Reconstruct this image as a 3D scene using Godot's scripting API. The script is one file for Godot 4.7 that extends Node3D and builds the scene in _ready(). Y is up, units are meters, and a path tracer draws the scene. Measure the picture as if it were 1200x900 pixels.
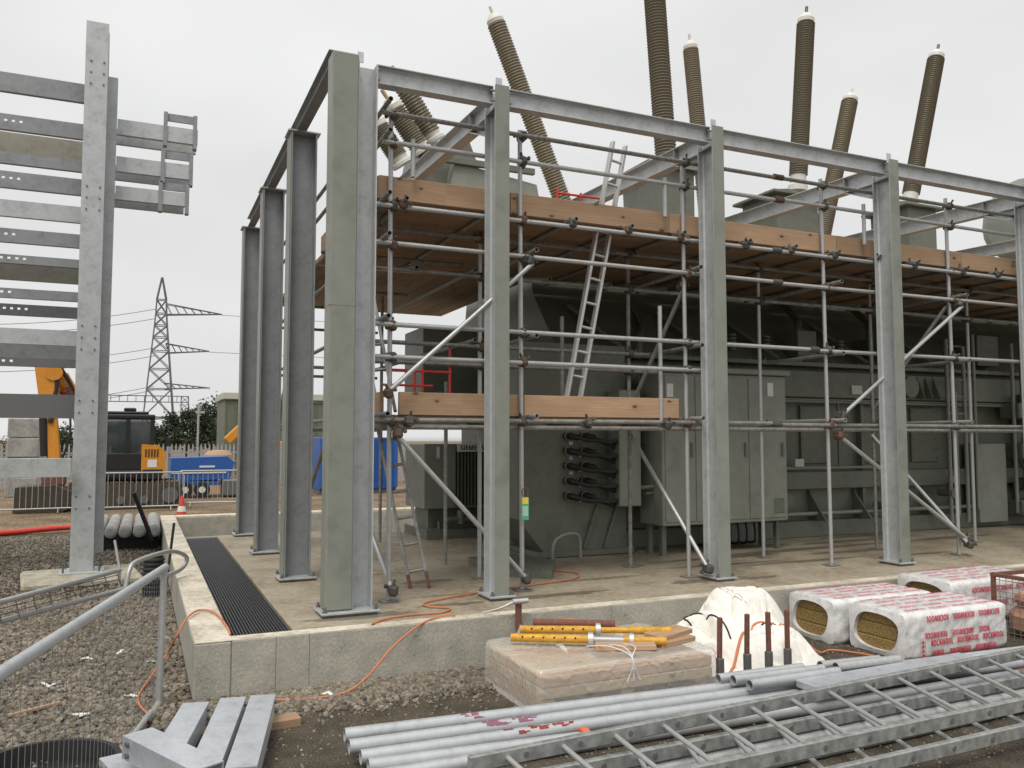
extends Node3D
# Construction site round a power transformer. Metres, y up. The enclosure's front runs along x, its depth along -z.

class Geo:
	var v := PackedVector3Array()
	var n := PackedVector3Array()
	var uv := PackedVector2Array()
	func tri(a: Vector3, b: Vector3, c: Vector3, out := Vector3.ZERO) -> void:
		var nn := (c - a).cross(b - a).normalized()
		if out != Vector3.ZERO and nn.dot(out) < 0.0:
			nn = -nn
			v.append(a); v.append(c); v.append(b)
		else:
			v.append(a); v.append(b); v.append(c)
		for i in 3:
			n.append(nn)
			uv.append(Vector2.ZERO)
	func quad(a: Vector3, b: Vector3, c: Vector3, d: Vector3, out := Vector3.ZERO) -> void:
		tri(a, b, c, out)
		tri(a, c, d, out)
	func stri(a: Vector3, b: Vector3, c: Vector3, na: Vector3, nb: Vector3, nc: Vector3) -> void:
		if (c - a).cross(b - a).dot(na + nb + nc) < 0.0:
			v.append(a); v.append(c); v.append(b)
			n.append(na); n.append(nc); n.append(nb)
		else:
			v.append(a); v.append(b); v.append(c)
			n.append(na); n.append(nb); n.append(nc)
		for i in 3:
			uv.append(Vector2.ZERO)
	func box(c: Vector3, s: Vector3, b := Basis(), bev := 0.0) -> void:
		var h := s * 0.5
		if bev <= 0.0:
			for ax in 3:
				for sg in [-1.0, 1.0]:
					var p := []
					for k in [[-1, -1], [1, -1], [1, 1], [-1, 1]]:
						var q := Vector3.ZERO
						q[ax] = h[ax] * sg
						q[(ax + 1) % 3] = h[(ax + 1) % 3] * k[0]
						q[(ax + 2) % 3] = h[(ax + 2) % 3] * k[1]
						p.append(c + b * q)
					var o := Vector3.ZERO
					o[ax] = sg
					quad(p[0], p[1], p[2], p[3], b * o)
			return
		var g := h - Vector3.ONE * minf(bev, minf(h.x, minf(h.y, h.z)) * 0.9)
		for ax in 3:
			var a1 := (ax + 1) % 3
			var a2 := (ax + 2) % 3
			for sg in [-1.0, 1.0]:
				var p := []
				for k in [[-1, -1], [1, -1], [1, 1], [-1, 1]]:
					var q := Vector3.ZERO
					q[ax] = h[ax] * sg
					q[a1] = g[a1] * k[0]
					q[a2] = g[a2] * k[1]
					p.append(c + b * q)
				var o := Vector3.ZERO
				o[ax] = sg
				quad(p[0], p[1], p[2], p[3], b * o)
				for s2 in [-1.0, 1.0]:
					var e := []
					for k in [-1.0, 1.0]:
						var q1 := Vector3.ZERO
						q1[ax] = h[ax] * sg; q1[a1] = g[a1] * s2; q1[a2] = g[a2] * k
						var q2 := Vector3.ZERO
						q2[ax] = g[ax] * sg; q2[a1] = h[a1] * s2; q2[a2] = g[a2] * k
						e.append(c + b * q1); e.append(c + b * q2)
					var o2 := Vector3.ZERO
					o2[ax] = sg; o2[a1] = s2
					quad(e[0], e[1], e[3], e[2], b * o2)
		for x in [-1.0, 1.0]:
			for y in [-1.0, 1.0]:
				for z in [-1.0, 1.0]:
					tri(c + b * Vector3(h.x * x, g.y * y, g.z * z), c + b * Vector3(g.x * x, h.y * y, g.z * z), c + b * Vector3(g.x * x, g.y * y, h.z * z), b * Vector3(x, y, z))
	func frame(p: Vector3, q: Vector3, up := Vector3.UP) -> Basis:
		var d := (q - p).normalized()
		if absf(d.dot(up)) > 0.99:
			up = Vector3.RIGHT
		var s := up.cross(d).normalized()
		return Basis(s, d.cross(s), d)
	func bar(p: Vector3, q: Vector3, w: float, h: float, bev := 0.0, up := Vector3.UP) -> void:
		box((p + q) * 0.5, Vector3(w, h, p.distance_to(q)), frame(p, q, up), bev)
	func tube(p: Vector3, q: Vector3, r: float, seg := 10, r2 := -1.0, caps := true) -> void:
		if r2 < 0.0:
			r2 = r
		var b := frame(p, q)
		for i in seg:
			var a0 := TAU * i / seg
			var a1 := TAU * (i + 1) / seg
			var d0 := b.x * cos(a0) + b.y * sin(a0)
			var d1 := b.x * cos(a1) + b.y * sin(a1)
			stri(p + d0 * r, p + d1 * r, q + d1 * r2, d0, d1, d1)
			stri(p + d0 * r, q + d1 * r2, q + d0 * r2, d0, d1, d0)
			if caps:
				tri(p, p + d0 * r, p + d1 * r, -b.z)
				tri(q, q + d0 * r2, q + d1 * r2, b.z)
	func pipe(p: Vector3, q: Vector3, r: float, t := 0.004, seg := 12) -> void:
		# a hollow tube with open ends
		tube(p, q, r, seg, -1.0, false)
		var b := frame(p, q)
		for i in seg:
			var a0 := TAU * i / seg
			var a1 := TAU * (i + 1) / seg
			var d0 := b.x * cos(a0) + b.y * sin(a0)
			var d1 := b.x * cos(a1) + b.y * sin(a1)
			var ri := r - t
			quad(p + d0 * ri, p + d1 * ri, q + d1 * ri, q + d0 * ri, -d0 - d1)
			quad(p + d0 * ri, p + d1 * ri, p + d1 * r, p + d0 * r, -b.z)
			quad(q + d0 * ri, q + d1 * ri, q + d1 * r, q + d0 * r, b.z)
	func path(pts: Array, r: float, seg := 7) -> void:
		var rings := []
		var nor := []
		var ref := Vector3(0.13, 1, 0.21).normalized()
		for i in pts.size():
			var d: Vector3 = (pts[mini(i + 1, pts.size() - 1)] - pts[maxi(i - 1, 0)]).normalized()
			if absf(d.dot(ref)) > 0.97:
				ref = Vector3(0.9, 0.1, 0.3).normalized()
			var s := ref.cross(d).normalized()
			var u := d.cross(s)
			ref = u
			var ring := []
			var nr := []
			for k in seg:
				var a := TAU * k / seg
				nr.append(s * cos(a) + u * sin(a))
				ring.append(pts[i] + nr[k] * r)
			rings.append(ring)
			nor.append(nr)
		for i in pts.size() - 1:
			for k in seg:
				var j := (k + 1) % seg
				stri(rings[i][k], rings[i][j], rings[i + 1][j], nor[i][k], nor[i][j], nor[i + 1][j])
				stri(rings[i][k], rings[i + 1][j], rings[i + 1][k], nor[i][k], nor[i + 1][j], nor[i + 1][k])
	func lathe(prof: Array, seg := 16, xf := Transform3D()) -> void:
		# prof: Vector2(radius, height) upwards
		for i in prof.size() - 1:
			var p: Vector2 = prof[i]
			var q: Vector2 = prof[i + 1]
			var t := Vector2(q.y - p.y, p.x - q.x).normalized()
			for k in seg:
				var a0 := TAU * k / seg
				var a1 := TAU * (k + 1) / seg
				var c0 := Vector3(cos(a0), 0, sin(a0))
				var c1 := Vector3(cos(a1), 0, sin(a1))
				var n0 := xf.basis * (c0 * t.x + Vector3.UP * t.y)
				var n1 := xf.basis * (c1 * t.x + Vector3.UP * t.y)
				var A := xf * (c0 * p.x + Vector3.UP * p.y)
				var B := xf * (c1 * p.x + Vector3.UP * p.y)
				var C := xf * (c1 * q.x + Vector3.UP * q.y)
				var D := xf * (c0 * q.x + Vector3.UP * q.y)
				if p.x > 0.0001:
					stri(A, B, C, n0, n1, n1)
				if q.x > 0.0001:
					stri(A, C, D, n0, n1, n0)
	func prism(poly: PackedVector2Array, depth: float, xf := Transform3D()) -> void:
		# poly in the local xy plane, pushed from z = 0 to z = depth
		var ix := Geometry2D.triangulate_polygon(poly)
		for i in range(0, ix.size(), 3):
			for z in [0.0, depth]:
				var o := xf.basis * Vector3(0, 0, 1.0 if z == depth else -1.0)
				tri(xf * Vector3(poly[ix[i]].x, poly[ix[i]].y, z), xf * Vector3(poly[ix[i + 1]].x, poly[ix[i + 1]].y, z), xf * Vector3(poly[ix[i + 2]].x, poly[ix[i + 2]].y, z), o if depth > 0.0 else -o)
		var cw := Geometry2D.is_polygon_clockwise(poly)
		for i in poly.size():
			var p := poly[i]
			var q := poly[(i + 1) % poly.size()]
			var e := (q - p)
			var o2 := Vector2(e.y, -e.x) * (-1.0 if cw else 1.0)
			quad(xf * Vector3(p.x, p.y, 0), xf * Vector3(q.x, q.y, 0), xf * Vector3(q.x, q.y, depth), xf * Vector3(p.x, p.y, depth), xf.basis * Vector3(o2.x, o2.y, 0))
	func isec(p: Vector3, q: Vector3, dd: Vector3, depth: float, width: float, tf := 0.012, tw := 0.008) -> void:
		# rolled I section from p to q, its web along dd, with the root fillets
		var ax := (q - p).normalized()
		var ww := ax.cross(dd).normalized()
		var b := Basis(dd, ww, ax)
		var L := p.distance_to(q)
		var c := (p + q) * 0.5
		for s in [-1.0, 1.0]:
			box(c + dd * s * (depth - tf) * 0.5, Vector3(tf, width, L), b, 0.002)
			for k in [-1.0, 1.0]:
				var w0: Vector3 = dd * s * (depth * 0.5 - tf) + ww * k * tw * 0.5
				var a0: Vector3 = w0 + ww * k * 0.014
				var a1: Vector3 = w0 - dd * s * 0.014
				quad(p + a0, p + a1, q + a1, q + a0, -dd * s + ww * k)
		box(c, Vector3(depth - 2.0 * tf, tw, L), b)
	func csec(p: Vector3, q: Vector3, dd: Vector3, depth: float, width: float, t := 0.004, lip := 0.02) -> void:
		# cold formed C section: web along dd, open towards -ww
		var ax := (q - p).normalized()
		var ww := ax.cross(dd).normalized()
		var b := Basis(dd, ww, ax)
		var L := p.distance_to(q)
		var c := (p + q) * 0.5
		box(c + ww * (width * 0.5 - t * 0.5), Vector3(depth, t, L), b)
		for s in [-1.0, 1.0]:
			box(c + dd * s * (depth - t) * 0.5 - ww * t * 0.5, Vector3(t, width - t, L), b)
			if lip > 0.0:
				box(c + dd * s * (depth * 0.5 - t - lip * 0.5) - ww * (width * 0.5 - t * 0.5), Vector3(lip, t, L), b)
	func grid(P: Array, closed := false) -> void:
		# rows of points with smooth normals; the side shown is given by the winding, both sides are drawn
		var R := P.size()
		var C: int = P[0].size()
		var N := []
		for i in R:
			var row := []
			for j in C:
				var j0 := (j - 1 + C) % C if closed else maxi(j - 1, 0)
				var j1 := (j + 1) % C if closed else mini(j + 1, C - 1)
				row.append((P[mini(i + 1, R - 1)][j] - P[maxi(i - 1, 0)][j]).cross(P[i][j1] - P[i][j0]).normalized())
			N.append(row)
		for i in R - 1:
			for j in (C if closed else C - 1):
				var m := (j + 1) % C
				stri(P[i][j], P[i][m], P[i + 1][m], N[i][j], N[i][m], N[i + 1][m])
				stri(P[i][j], P[i + 1][m], P[i + 1][j], N[i][j], N[i + 1][m], N[i + 1][j])
	func mesh() -> ArrayMesh:
		var a := []
		a.resize(Mesh.ARRAY_MAX)
		a[Mesh.ARRAY_VERTEX] = v
		a[Mesh.ARRAY_NORMAL] = n
		a[Mesh.ARRAY_TEX_UV] = uv
		var m := ArrayMesh.new()
		m.add_surface_from_arrays(Mesh.PRIMITIVE_TRIANGLES, a)
		return m

var M := {}
var taken := {}
var rng := RandomNumberGenerator.new()
const S := 0.39  # top of the plinth

func numbered(called: String) -> String:
	var k: int = taken.get(called, 0)
	taken[called] = k + 1
	return called if k == 0 else "%s_%03d" % [called, k]

func tag(o: Node3D, label: String, category: String, group := "", kind := "") -> Node3D:
	if label: o.set_meta("label", label)
	if category: o.set_meta("category", category)
	if group: o.set_meta("group", group)
	if kind: o.set_meta("kind", kind)
	return o

func thing(called: String, label: String, category: String, at := Vector3.ZERO, turn := 0.0, group := "") -> Node3D:
	var o := Node3D.new()
	o.name = numbered(called)
	add_child(o)
	o.position = at
	o.rotation.y = turn
	return tag(o, label, category, group)

func part(parent: Node, called: String, g, m: Material, xf := Transform3D(), label := "") -> MeshInstance3D:
	var o := MeshInstance3D.new()
	o.name = numbered(called) if parent == self else called
	o.mesh = g.mesh() if g is Geo else g
	o.material_override = m
	o.transform = xf
	parent.add_child(o, true)
	if label: o.set_meta("label", label)
	return o

func setting(called: String, g, m: Material) -> MeshInstance3D:
	var o := part(self, called, g, m)
	o.set_meta("kind", "structure")
	return o

func V(x: float, y: float, z: float) -> Vector3:
	return Vector3(x, y, z)

func curve(pts: Array, per := 8) -> Array:
	var out := []
	for i in pts.size() - 1:
		var a: Vector3 = pts[maxi(i - 1, 0)]
		var d: Vector3 = pts[mini(i + 2, pts.size() - 1)]
		for k in per:
			out.append(pts[i].cubic_interpolate(pts[i + 1], a, d, float(k) / per))
	out.append(pts[-1])
	return out

func lin(r: float, g: float, b: float, a := 1.0) -> Color:
	var c := Color(r, g, b).linear_to_srgb()
	c.a = a
	return c

# ---------- textures: colour noise in two layers, sRGB
func noise_image(size: int, sd: int, freq: float, oct := 4, kind := FastNoiseLite.TYPE_SIMPLEX_SMOOTH) -> Image:
	var f := FastNoiseLite.new()
	f.seed = sd
	f.noise_type = kind
	f.frequency = freq
	f.fractal_octaves = oct
	return f.get_seamless_image(size, size)

func ramp(stops: Array) -> Gradient:
	var g := Gradient.new()
	var o := PackedFloat32Array()
	var c := PackedColorArray()
	for s in stops:
		o.append(s[0])
		c.append(s[1])
	g.offsets = o
	g.colors = c
	return g

func tex(size: int, sd: int, f1: float, f2: float, mixing: float, g: Gradient, stretch := 1) -> ImageTexture:
	var a := noise_image(size, sd, f1, 3)
	var b := noise_image(size, sd + 7, f2, 4)
	var da := a.get_data()
	var db := b.get_data()
	var lut := []
	for i in 256:
		lut.append(g.sample(i / 255.0))
	var out := PackedByteArray()
	out.resize(size * size * 3)
	var k := 0
	for y in size:
		for x in size:
			var j := y * size + x
			var i2 := y * size + (x / stretch if stretch > 1 else x)
			var t := int(clampf(da[i2] * (1.0 - mixing) + db[j] * mixing, 0.0, 255.0))
			var c: Color = lut[t]
			out[k] = c.r8; out[k + 1] = c.g8; out[k + 2] = c.b8
			k += 3
	return ImageTexture.create_from_image(Image.create_from_data(size, size, false, Image.FORMAT_RGB8, out))

func wood(sd: int) -> ImageTexture:
	# 4 m along the grain by half a metre across: long streaks, rings round a few knots
	var f := FastNoiseLite.new()
	f.seed = sd
	f.frequency = 1.0
	f.fractal_octaves = 3
	var r := RandomNumberGenerator.new()
	r.seed = sd
	var knots := []
	for i in 9:
		knots.append(Vector3(r.randf() * 4.0, r.randf() * 0.5, r.randf_range(0.006, 0.014)))
	var out := PackedByteArray()
	out.resize(512 * 512 * 3)
	var k := 0
	for y in 512:
		var py := y / 1024.0
		var near := knots.filter(func(q): return absf(q.y - py) < 0.06)
		for x in 512:
			var px := x / 128.0
			var dark := 0.0
			var bend := 0.0
			for q: Vector3 in near:
				var dx := (px - q.x) * 0.55
				var dy := py - q.y
				var d2 := dx * dx + dy * dy
				if d2 < 0.006:
					var d := sqrt(d2) / q.z
					bend += dy * exp(-d * 0.45) * 0.9
					dark += 0.55 * exp(-d * d * 0.8) + 0.12 * exp(-d * 0.6)
			var g := f.get_noise_2d(px * 1.2, (py - bend) * 90.0) * 0.5 + f.get_noise_2d(px * 4.0 + 20.0, (py - bend) * 260.0) * 0.3 + f.get_noise_2d(px * 1.5, py * 6.0 + 40.0) * 0.35
			var v := clampf(0.88 + 0.16 * g - dark, 0.2, 1.0)
			out[k] = int(255.0 * minf(1.0, v * 1.0)); out[k + 1] = int(255.0 * (v * 0.985 - 0.01)); out[k + 2] = int(255.0 * maxf(0.05, v * 0.97 - 0.03))
			k += 3
	return ImageTexture.create_from_image(Image.create_from_data(512, 512, false, Image.FORMAT_RGB8, out))

func bump(size: int, sd: int, freq: float, strength := 4.0, kind := FastNoiseLite.TYPE_SIMPLEX_SMOOTH) -> ImageTexture:
	var im := noise_image(size, sd, freq, 4, kind)
	im.convert(Image.FORMAT_RGB8)
	im.bump_map_to_normal_map(strength)
	return ImageTexture.create_from_image(im)

func mat(c: Color, rough := 0.7, metal := 0.0, albedo: Texture2D = null, per_metre := 1.0, normal: Texture2D = null, ns := 0.5, world := true) -> StandardMaterial3D:
	var m := StandardMaterial3D.new()
	m.albedo_color = c
	m.roughness = rough
	m.metallic = metal
	if albedo:
		m.albedo_texture = albedo
	if normal:
		m.normal_enabled = true
		m.normal_texture = normal
		m.normal_scale = ns
	if albedo or normal:
		m.uv1_triplanar = true
		m.uv1_world_triplanar = world
		m.uv1_scale = Vector3.ONE * per_metre
	return m

func grey_ramp(lo: float, mid: float, hi: float, a := 0.3, b := 0.7) -> Gradient:
	return ramp([[a, Color(lo, lo, lo)], [0.5, Color(mid, mid, mid)], [b, Color(hi, hi, hi)]])

func materials() -> void:
	var blotch := tex(512, 3, 0.006, 0.035, 0.45, grey_ramp(0.84, 0.93, 1.0))
	var fine := tex(512, 11, 0.02, 0.12, 0.5, grey_ramp(0.92, 0.965, 1.0))
	var streak := tex(512, 23, 0.008, 0.02, 0.5, grey_ramp(0.80, 0.91, 1.0))
	var smudge := tex(1024, 91, 0.004, 0.016, 0.45, ramp([[0.2, Color(0.885, 0.885, 0.88)], [0.4, Color(0.95, 0.95, 0.95)], [0.6, Color(0.98, 0.98, 0.98)], [0.8, Color(1, 1, 1)]]))
	var n_fine := bump(512, 5, 0.09, 3.0)
	var n_soft := bump(512, 6, 0.02, 3.0)
	var n_rough := bump(512, 8, 0.16, 8.0)
	M.galv = mat(lin(0.48, 0.505, 0.515), 0.46, 0.35, smudge, 0.9)
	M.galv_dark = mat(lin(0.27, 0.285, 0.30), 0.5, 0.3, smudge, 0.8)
	M.galv_tan = mat(lin(0.34, 0.33, 0.28), 0.55, 0.25, smudge, 0.7)
	M.galv_new = mat(lin(0.55, 0.58, 0.62), 0.38, 0.4, smudge, 1.3)
	M.tube = mat(lin(0.46, 0.47, 0.47), 0.42, 0.4, fine, 1.7)
	M.tube_old = mat(lin(0.30, 0.30, 0.28), 0.55, 0.3, streak, 2.1)
	M.tube_white = mat(lin(0.46, 0.48, 0.495), 0.42, 0.3, smudge, 1.3)
	M.alu = mat(lin(0.60, 0.60, 0.59), 0.38, 0.55, fine, 2.0)
	M.ladder_grey = mat(lin(0.36, 0.37, 0.36), 0.5, 0.35, streak, 1.6)
	M.coupler = mat(lin(0.10, 0.095, 0.085), 0.6, 0.4, fine, 9.0)
	M.coupler_brown = mat(lin(0.13, 0.085, 0.06), 0.75, 0.2, fine, 9.0)
	M.purple = mat(lin(0.22, 0.09, 0.14), 0.7)
	M.olive = mat(lin(0.235, 0.25, 0.215), 0.42, 0.0, smudge, 0.35)
	M.green = mat(lin(0.14, 0.152, 0.122), 0.42, 0.0, smudge, 0.5)
	M.shed_green = mat(lin(0.13, 0.145, 0.105), 0.6, 0.0, fine, 0.3)
	M.brown = mat(lin(0.195, 0.175, 0.125), 0.35, 0.0, fine, 3.0)
	M.taupe = mat(lin(0.26, 0.225, 0.16), 0.4, 0.0, fine, 3.0)
	M.porcelain = mat(lin(0.62, 0.61, 0.57), 0.3)
	M.copper = mat(lin(0.42, 0.30, 0.19), 0.5, 0.4)
	M.black = mat(lin(0.012, 0.012, 0.012), 0.5)
	M.rubber = mat(lin(0.02, 0.02, 0.02), 0.75)
	M.grating = mat(lin(0.055, 0.058, 0.062), 0.5, 0.25, fine, 3.0)
	M.dark_pit = mat(lin(0.05, 0.05, 0.045), 0.9)
	M.white = mat(lin(0.72, 0.72, 0.70), 0.6, 0.0, fine, 3.0)
	M.grey_label = mat(lin(0.5, 0.5, 0.47), 0.5)
	M.yellow = mat(lin(0.68, 0.36, 0.03), 0.5, 0.0, streak, 2.5)
	M.digger = mat(lin(0.62, 0.25, 0.02), 0.5, 0.0, fine, 0.9)
	M.red = mat(lin(0.55, 0.05, 0.035), 0.6)
	M.red_dull = mat(lin(0.30, 0.045, 0.035), 0.7, 0.0, streak, 3.0)
	M.orange_cable = mat(lin(0.52, 0.18, 0.08), 0.6)
	M.blue = mat(lin(0.022, 0.105, 0.38), 0.5, 0.0, fine, 0.9)
	M.glass = mat(Color(0.20, 0.24, 0.24, 0.62), 0.05)
	M.glass.transparency = BaseMaterial3D.TRANSPARENCY_ALPHA
	M.mud = mat(lin(0.16, 0.125, 0.085), 0.9, 0.0, blotch, 1.1)
	M.track_steel = mat(lin(0.085, 0.07, 0.052), 0.85, 0.1, blotch, 2.0)
	M.rust = mat(lin(0.20, 0.085, 0.06), 0.85, 0.0, blotch, 6.0)
	M.steel_dark = mat(lin(0.17, 0.17, 0.17), 0.55, 0.4, fine, 3.0)
	M.concrete_block = mat(lin(0.36, 0.36, 0.34), 0.9, 0.0, blotch, 0.5)
	# concrete: warm cast top, pale grey faces, with cloudy tone and pores
	var conc := tex(1024, 31, 0.004, 0.03, 0.5, ramp([[0.25, Color(0.80, 0.77, 0.71)], [0.42, Color(0.90, 0.88, 0.84)], [0.55, Color(0.95, 0.935, 0.9)], [0.72, Color(1, 0.99, 0.96)]]))
	M.slab = mat(lin(0.35, 0.315, 0.255), 0.75, 0.0, conc, 0.33, n_fine, 0.25)
	M.kerb = mat(lin(0.66, 0.63, 0.565), 0.8, 0.0, conc, 0.45, n_fine, 0.35)
	var face := tex(1024, 41, 0.008, 0.07, 0.55, ramp([[0.15, Color(0.66, 0.655, 0.63)], [0.24, Color(0.87, 0.865, 0.845)], [0.5, Color(0.92, 0.915, 0.89)], [0.7, Color(1, 0.99, 0.965)]]))
	M.wall_face = mat(lin(0.42, 0.41, 0.375), 0.85, 0.0, face, 0.55, n_fine, 0.2)
	M.footing = mat(lin(0.46, 0.44, 0.38), 0.9, 0.0, conc, 1.0, n_rough, 0.5)
	# ground
	var dirt := tex(1024, 51, 0.004, 0.05, 0.55, ramp([[0.25, Color(0.62, 0.58, 0.52)], [0.5, Color(0.85, 0.82, 0.77)], [0.75, Color(1, 0.98, 0.94)]]))
	M.dirt = mat(lin(0.31, 0.24, 0.165), 0.95, 0.0, dirt, 0.16, n_rough, 0.8)
	M.gravel_bed = mat(lin(0.17, 0.135, 0.103), 0.95, 0.0, tex(1024, 55, 0.01, 0.16, 0.7, ramp([[0.3, Color(0.45, 0.42, 0.38)], [0.5, Color(0.8, 0.76, 0.7)], [0.7, Color(1, 0.97, 0.92)]])), 0.8, n_rough, 1.0)
	M.hard = mat(lin(0.105, 0.092, 0.072), 0.92, 0.0, tex(1024, 57, 0.006, 0.11, 0.55, ramp([[0.25, Color(0.62, 0.6, 0.56)], [0.5, Color(0.86, 0.83, 0.78)], [0.72, Color(1, 0.97, 0.92)]])), 0.5, n_rough, 0.8)
	M.stone = mat(Color.WHITE, 0.9)
	M.stone.vertex_color_use_as_albedo = true
	# timber: grain along the local x axis; five tones
	M.timber = []
	for i in 5:
		var k: float = [1.0, 0.9, 1.08, 0.84, 0.96][i]
		var t := mat(lin(0.53 * k, 0.37 * k, 0.25 * k), 0.78, 0.0, wood(61 + i * 3), 1.0, null, 0.0, false)
		t.uv1_scale = Vector3(0.25, 2.0, 2.0)
		t.uv1_offset = Vector3(0.37 * i, 0.21 * i, 0.11 * i)
		M.timber.append(t)
	M.timber_deck = []
	for i in 3:
		var t: StandardMaterial3D = M.timber[i].duplicate()
		t.albedo_color = [lin(0.36, 0.25, 0.165), lin(0.30, 0.215, 0.145), lin(0.40, 0.27, 0.175)][i]
		M.timber_deck.append(t)
	M.bag = mat(lin(0.84, 0.815, 0.76), 0.85, 0.0, tex(512, 81, 0.01, 0.05, 0.4, grey_ramp(0.93, 0.97, 1.0)), 1.6, n_soft, 0.6)
	M.film = mat(lin(0.84, 0.82, 0.77, 0.30), 0.10, 0.0, null, 1.0, n_soft, 0.25)
	M.film.uv1_scale = Vector3.ONE * 1.3
	M.film.transparency = BaseMaterial3D.TRANSPARENCY_ALPHA
	M.pale_timber = M.timber[2].duplicate()
	M.pale_timber.albedo_color = lin(0.62, 0.50, 0.35)
	M.wrap = mat(lin(0.74, 0.74, 0.74), 0.3, 0.0, tex(512, 83, 0.01, 0.05, 0.4, grey_ramp(0.86, 0.95, 1.0)), 1.5, n_soft, 0.35)
	M.print_red = mat(lin(0.60, 0.025, 0.07), 0.5)
	var wool := tex(512, 85, 0.03, 0.14, 0.6, ramp([[0.3, Color(0.6, 0.52, 0.36)], [0.5, Color(0.84, 0.77, 0.6)], [0.7, Color(1, 0.94, 0.8)]]))
	M.wool = mat(lin(0.42, 0.345, 0.205), 1.0, 0.0, wool, 2.5, n_rough, 0.8)
	M.leaf = mat(lin(0.035, 0.05, 0.022), 0.8)
	M.leaf.backlight_enabled = true
	M.leaf.backlight = lin(0.02, 0.03, 0.01)
	M.bark = mat(lin(0.07, 0.055, 0.04), 0.9)
	M.far_steel = mat(lin(0.13, 0.135, 0.14), 0.6, 0.2)
	M.wire = mat(lin(0.12, 0.12, 0.13), 0.6)
	M.palisade = mat(lin(0.36, 0.38, 0.39), 0.5, 0.3)
	M.wet = mat(lin(0.13, 0.105, 0.075, 0.42), 0.3)
	M.wet.transparency = BaseMaterial3D.TRANSPARENCY_ALPHA
	M.green_tag = mat(lin(0.10, 0.42, 0.24), 0.5)
	M.yellow_tag = mat(lin(0.75, 0.62, 0.08), 0.5)

func sky_and_light() -> void:
	var cam := Camera3D.new()
	cam.name = "camera"
	add_child(cam)
	cam.position = Vector3(0, 1.75, 0)
	cam.rotation_degrees = Vector3(3.88, -24.1, 0)
	cam.fov = rad_to_deg(2.0 * atan(450.0 / 973.0))
	cam.near = 0.1
	cam.far = 4000.0
	cam.current = true
	# overcast: an even cloud sheet, brighter overhead, with soft darker masses
	var w := 1024
	var h := 512
	var im := Image.create(w, h, false, Image.FORMAT_RGBF)
	var f := FastNoiseLite.new()
	f.seed = 4
	f.noise_type = FastNoiseLite.TYPE_SIMPLEX_SMOOTH
	f.frequency = 1.0
	f.fractal_octaves = 4
	for y in h:
		var el := (0.5 - (y + 0.5) / h) * PI
		var base := 0.60 * (1.0 + 1.1 * maxf(0.0, sin(el)) ** 4.0)
		for x in w:
			var az := (x + 0.5) / w * TAU
			var d := Vector3(cos(el) * cos(az), sin(el) * 2.4, cos(el) * sin(az))
			var cl := f.get_noise_3dv(d * 1.5)
			var L := base * (1.0 + 0.13 * cl)
			if el < 0.0:
				L = 0.60 * (1.0 + 0.85 * cl) if el > -0.02 else 0.25
			im.set_pixel(x, y, Color(L * 0.995, L * 0.998, L * 1.0))
	var sm := PanoramaSkyMaterial.new()
	sm.panorama = ImageTexture.create_from_image(im)
	var sky := Sky.new()
	sky.sky_material = sm
	var env := Environment.new()
	env.background_mode = Environment.BG_SKY
	env.sky = sky
	env.background_energy_multiplier = 1.0
	env.tonemap_mode = Environment.TONE_MAPPER_LINEAR
	env.tonemap_exposure = 1.32
	env.sdfgi_enabled = true
	env.ssao_enabled = true
	env.ssil_enabled = true
	var we := WorldEnvironment.new()
	we.name = "world_environment"
	we.environment = env
	add_child(we)
	var sun := DirectionalLight3D.new()
	sun.name = "sun"
	sun.light_color = Color(1.0, 0.97, 0.92)
	sun.light_energy = 0.5
	sun.light_angular_distance = 25.0
	sun.shadow_enabled = true
	add_child(sun)
	sun.look_at_from_position(Vector3.ZERO, Vector3(0.45, -1.0, -0.5), Vector3.UP)

func flat(x0: float, x1: float, z0: float, z1: float, y: float) -> Geo:
	var g := Geo.new()
	g.quad(V(x0, y, z0), V(x1, y, z0), V(x1, y, z1), V(x0, y, z1), Vector3.UP)
	return g

func bx(g: Geo, x0: float, x1: float, y0: float, y1: float, z0: float, z1: float, bev := 0.0) -> void:
	g.box(V((x0 + x1) * 0.5, (y0 + y1) * 0.5, (z0 + z1) * 0.5), V(absf(x1 - x0), absf(y1 - y0), absf(z1 - z0)), Basis(), bev)

func blob(cx: float, cz: float, rx: float, rz: float, y: float, sd: int, turn := 0.0) -> Geo:
	var g := Geo.new()
	var f := FastNoiseLite.new()
	f.seed = sd
	f.frequency = 1.0
	var p := []
	for i in 40:
		var a := TAU * i / 40.0
		var k := 1.0 + 0.55 * f.get_noise_2d(cos(a) * 1.6, sin(a) * 1.6)
		p.append(V(cx, y, cz) + (V(cos(a) * rx * k, 0, sin(a) * rz * k)).rotated(Vector3.UP, turn))
	for i in 40:
		g.tri(V(cx, y, cz), p[i], p[(i + 1) % 40], Vector3.UP)
	return g

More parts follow.
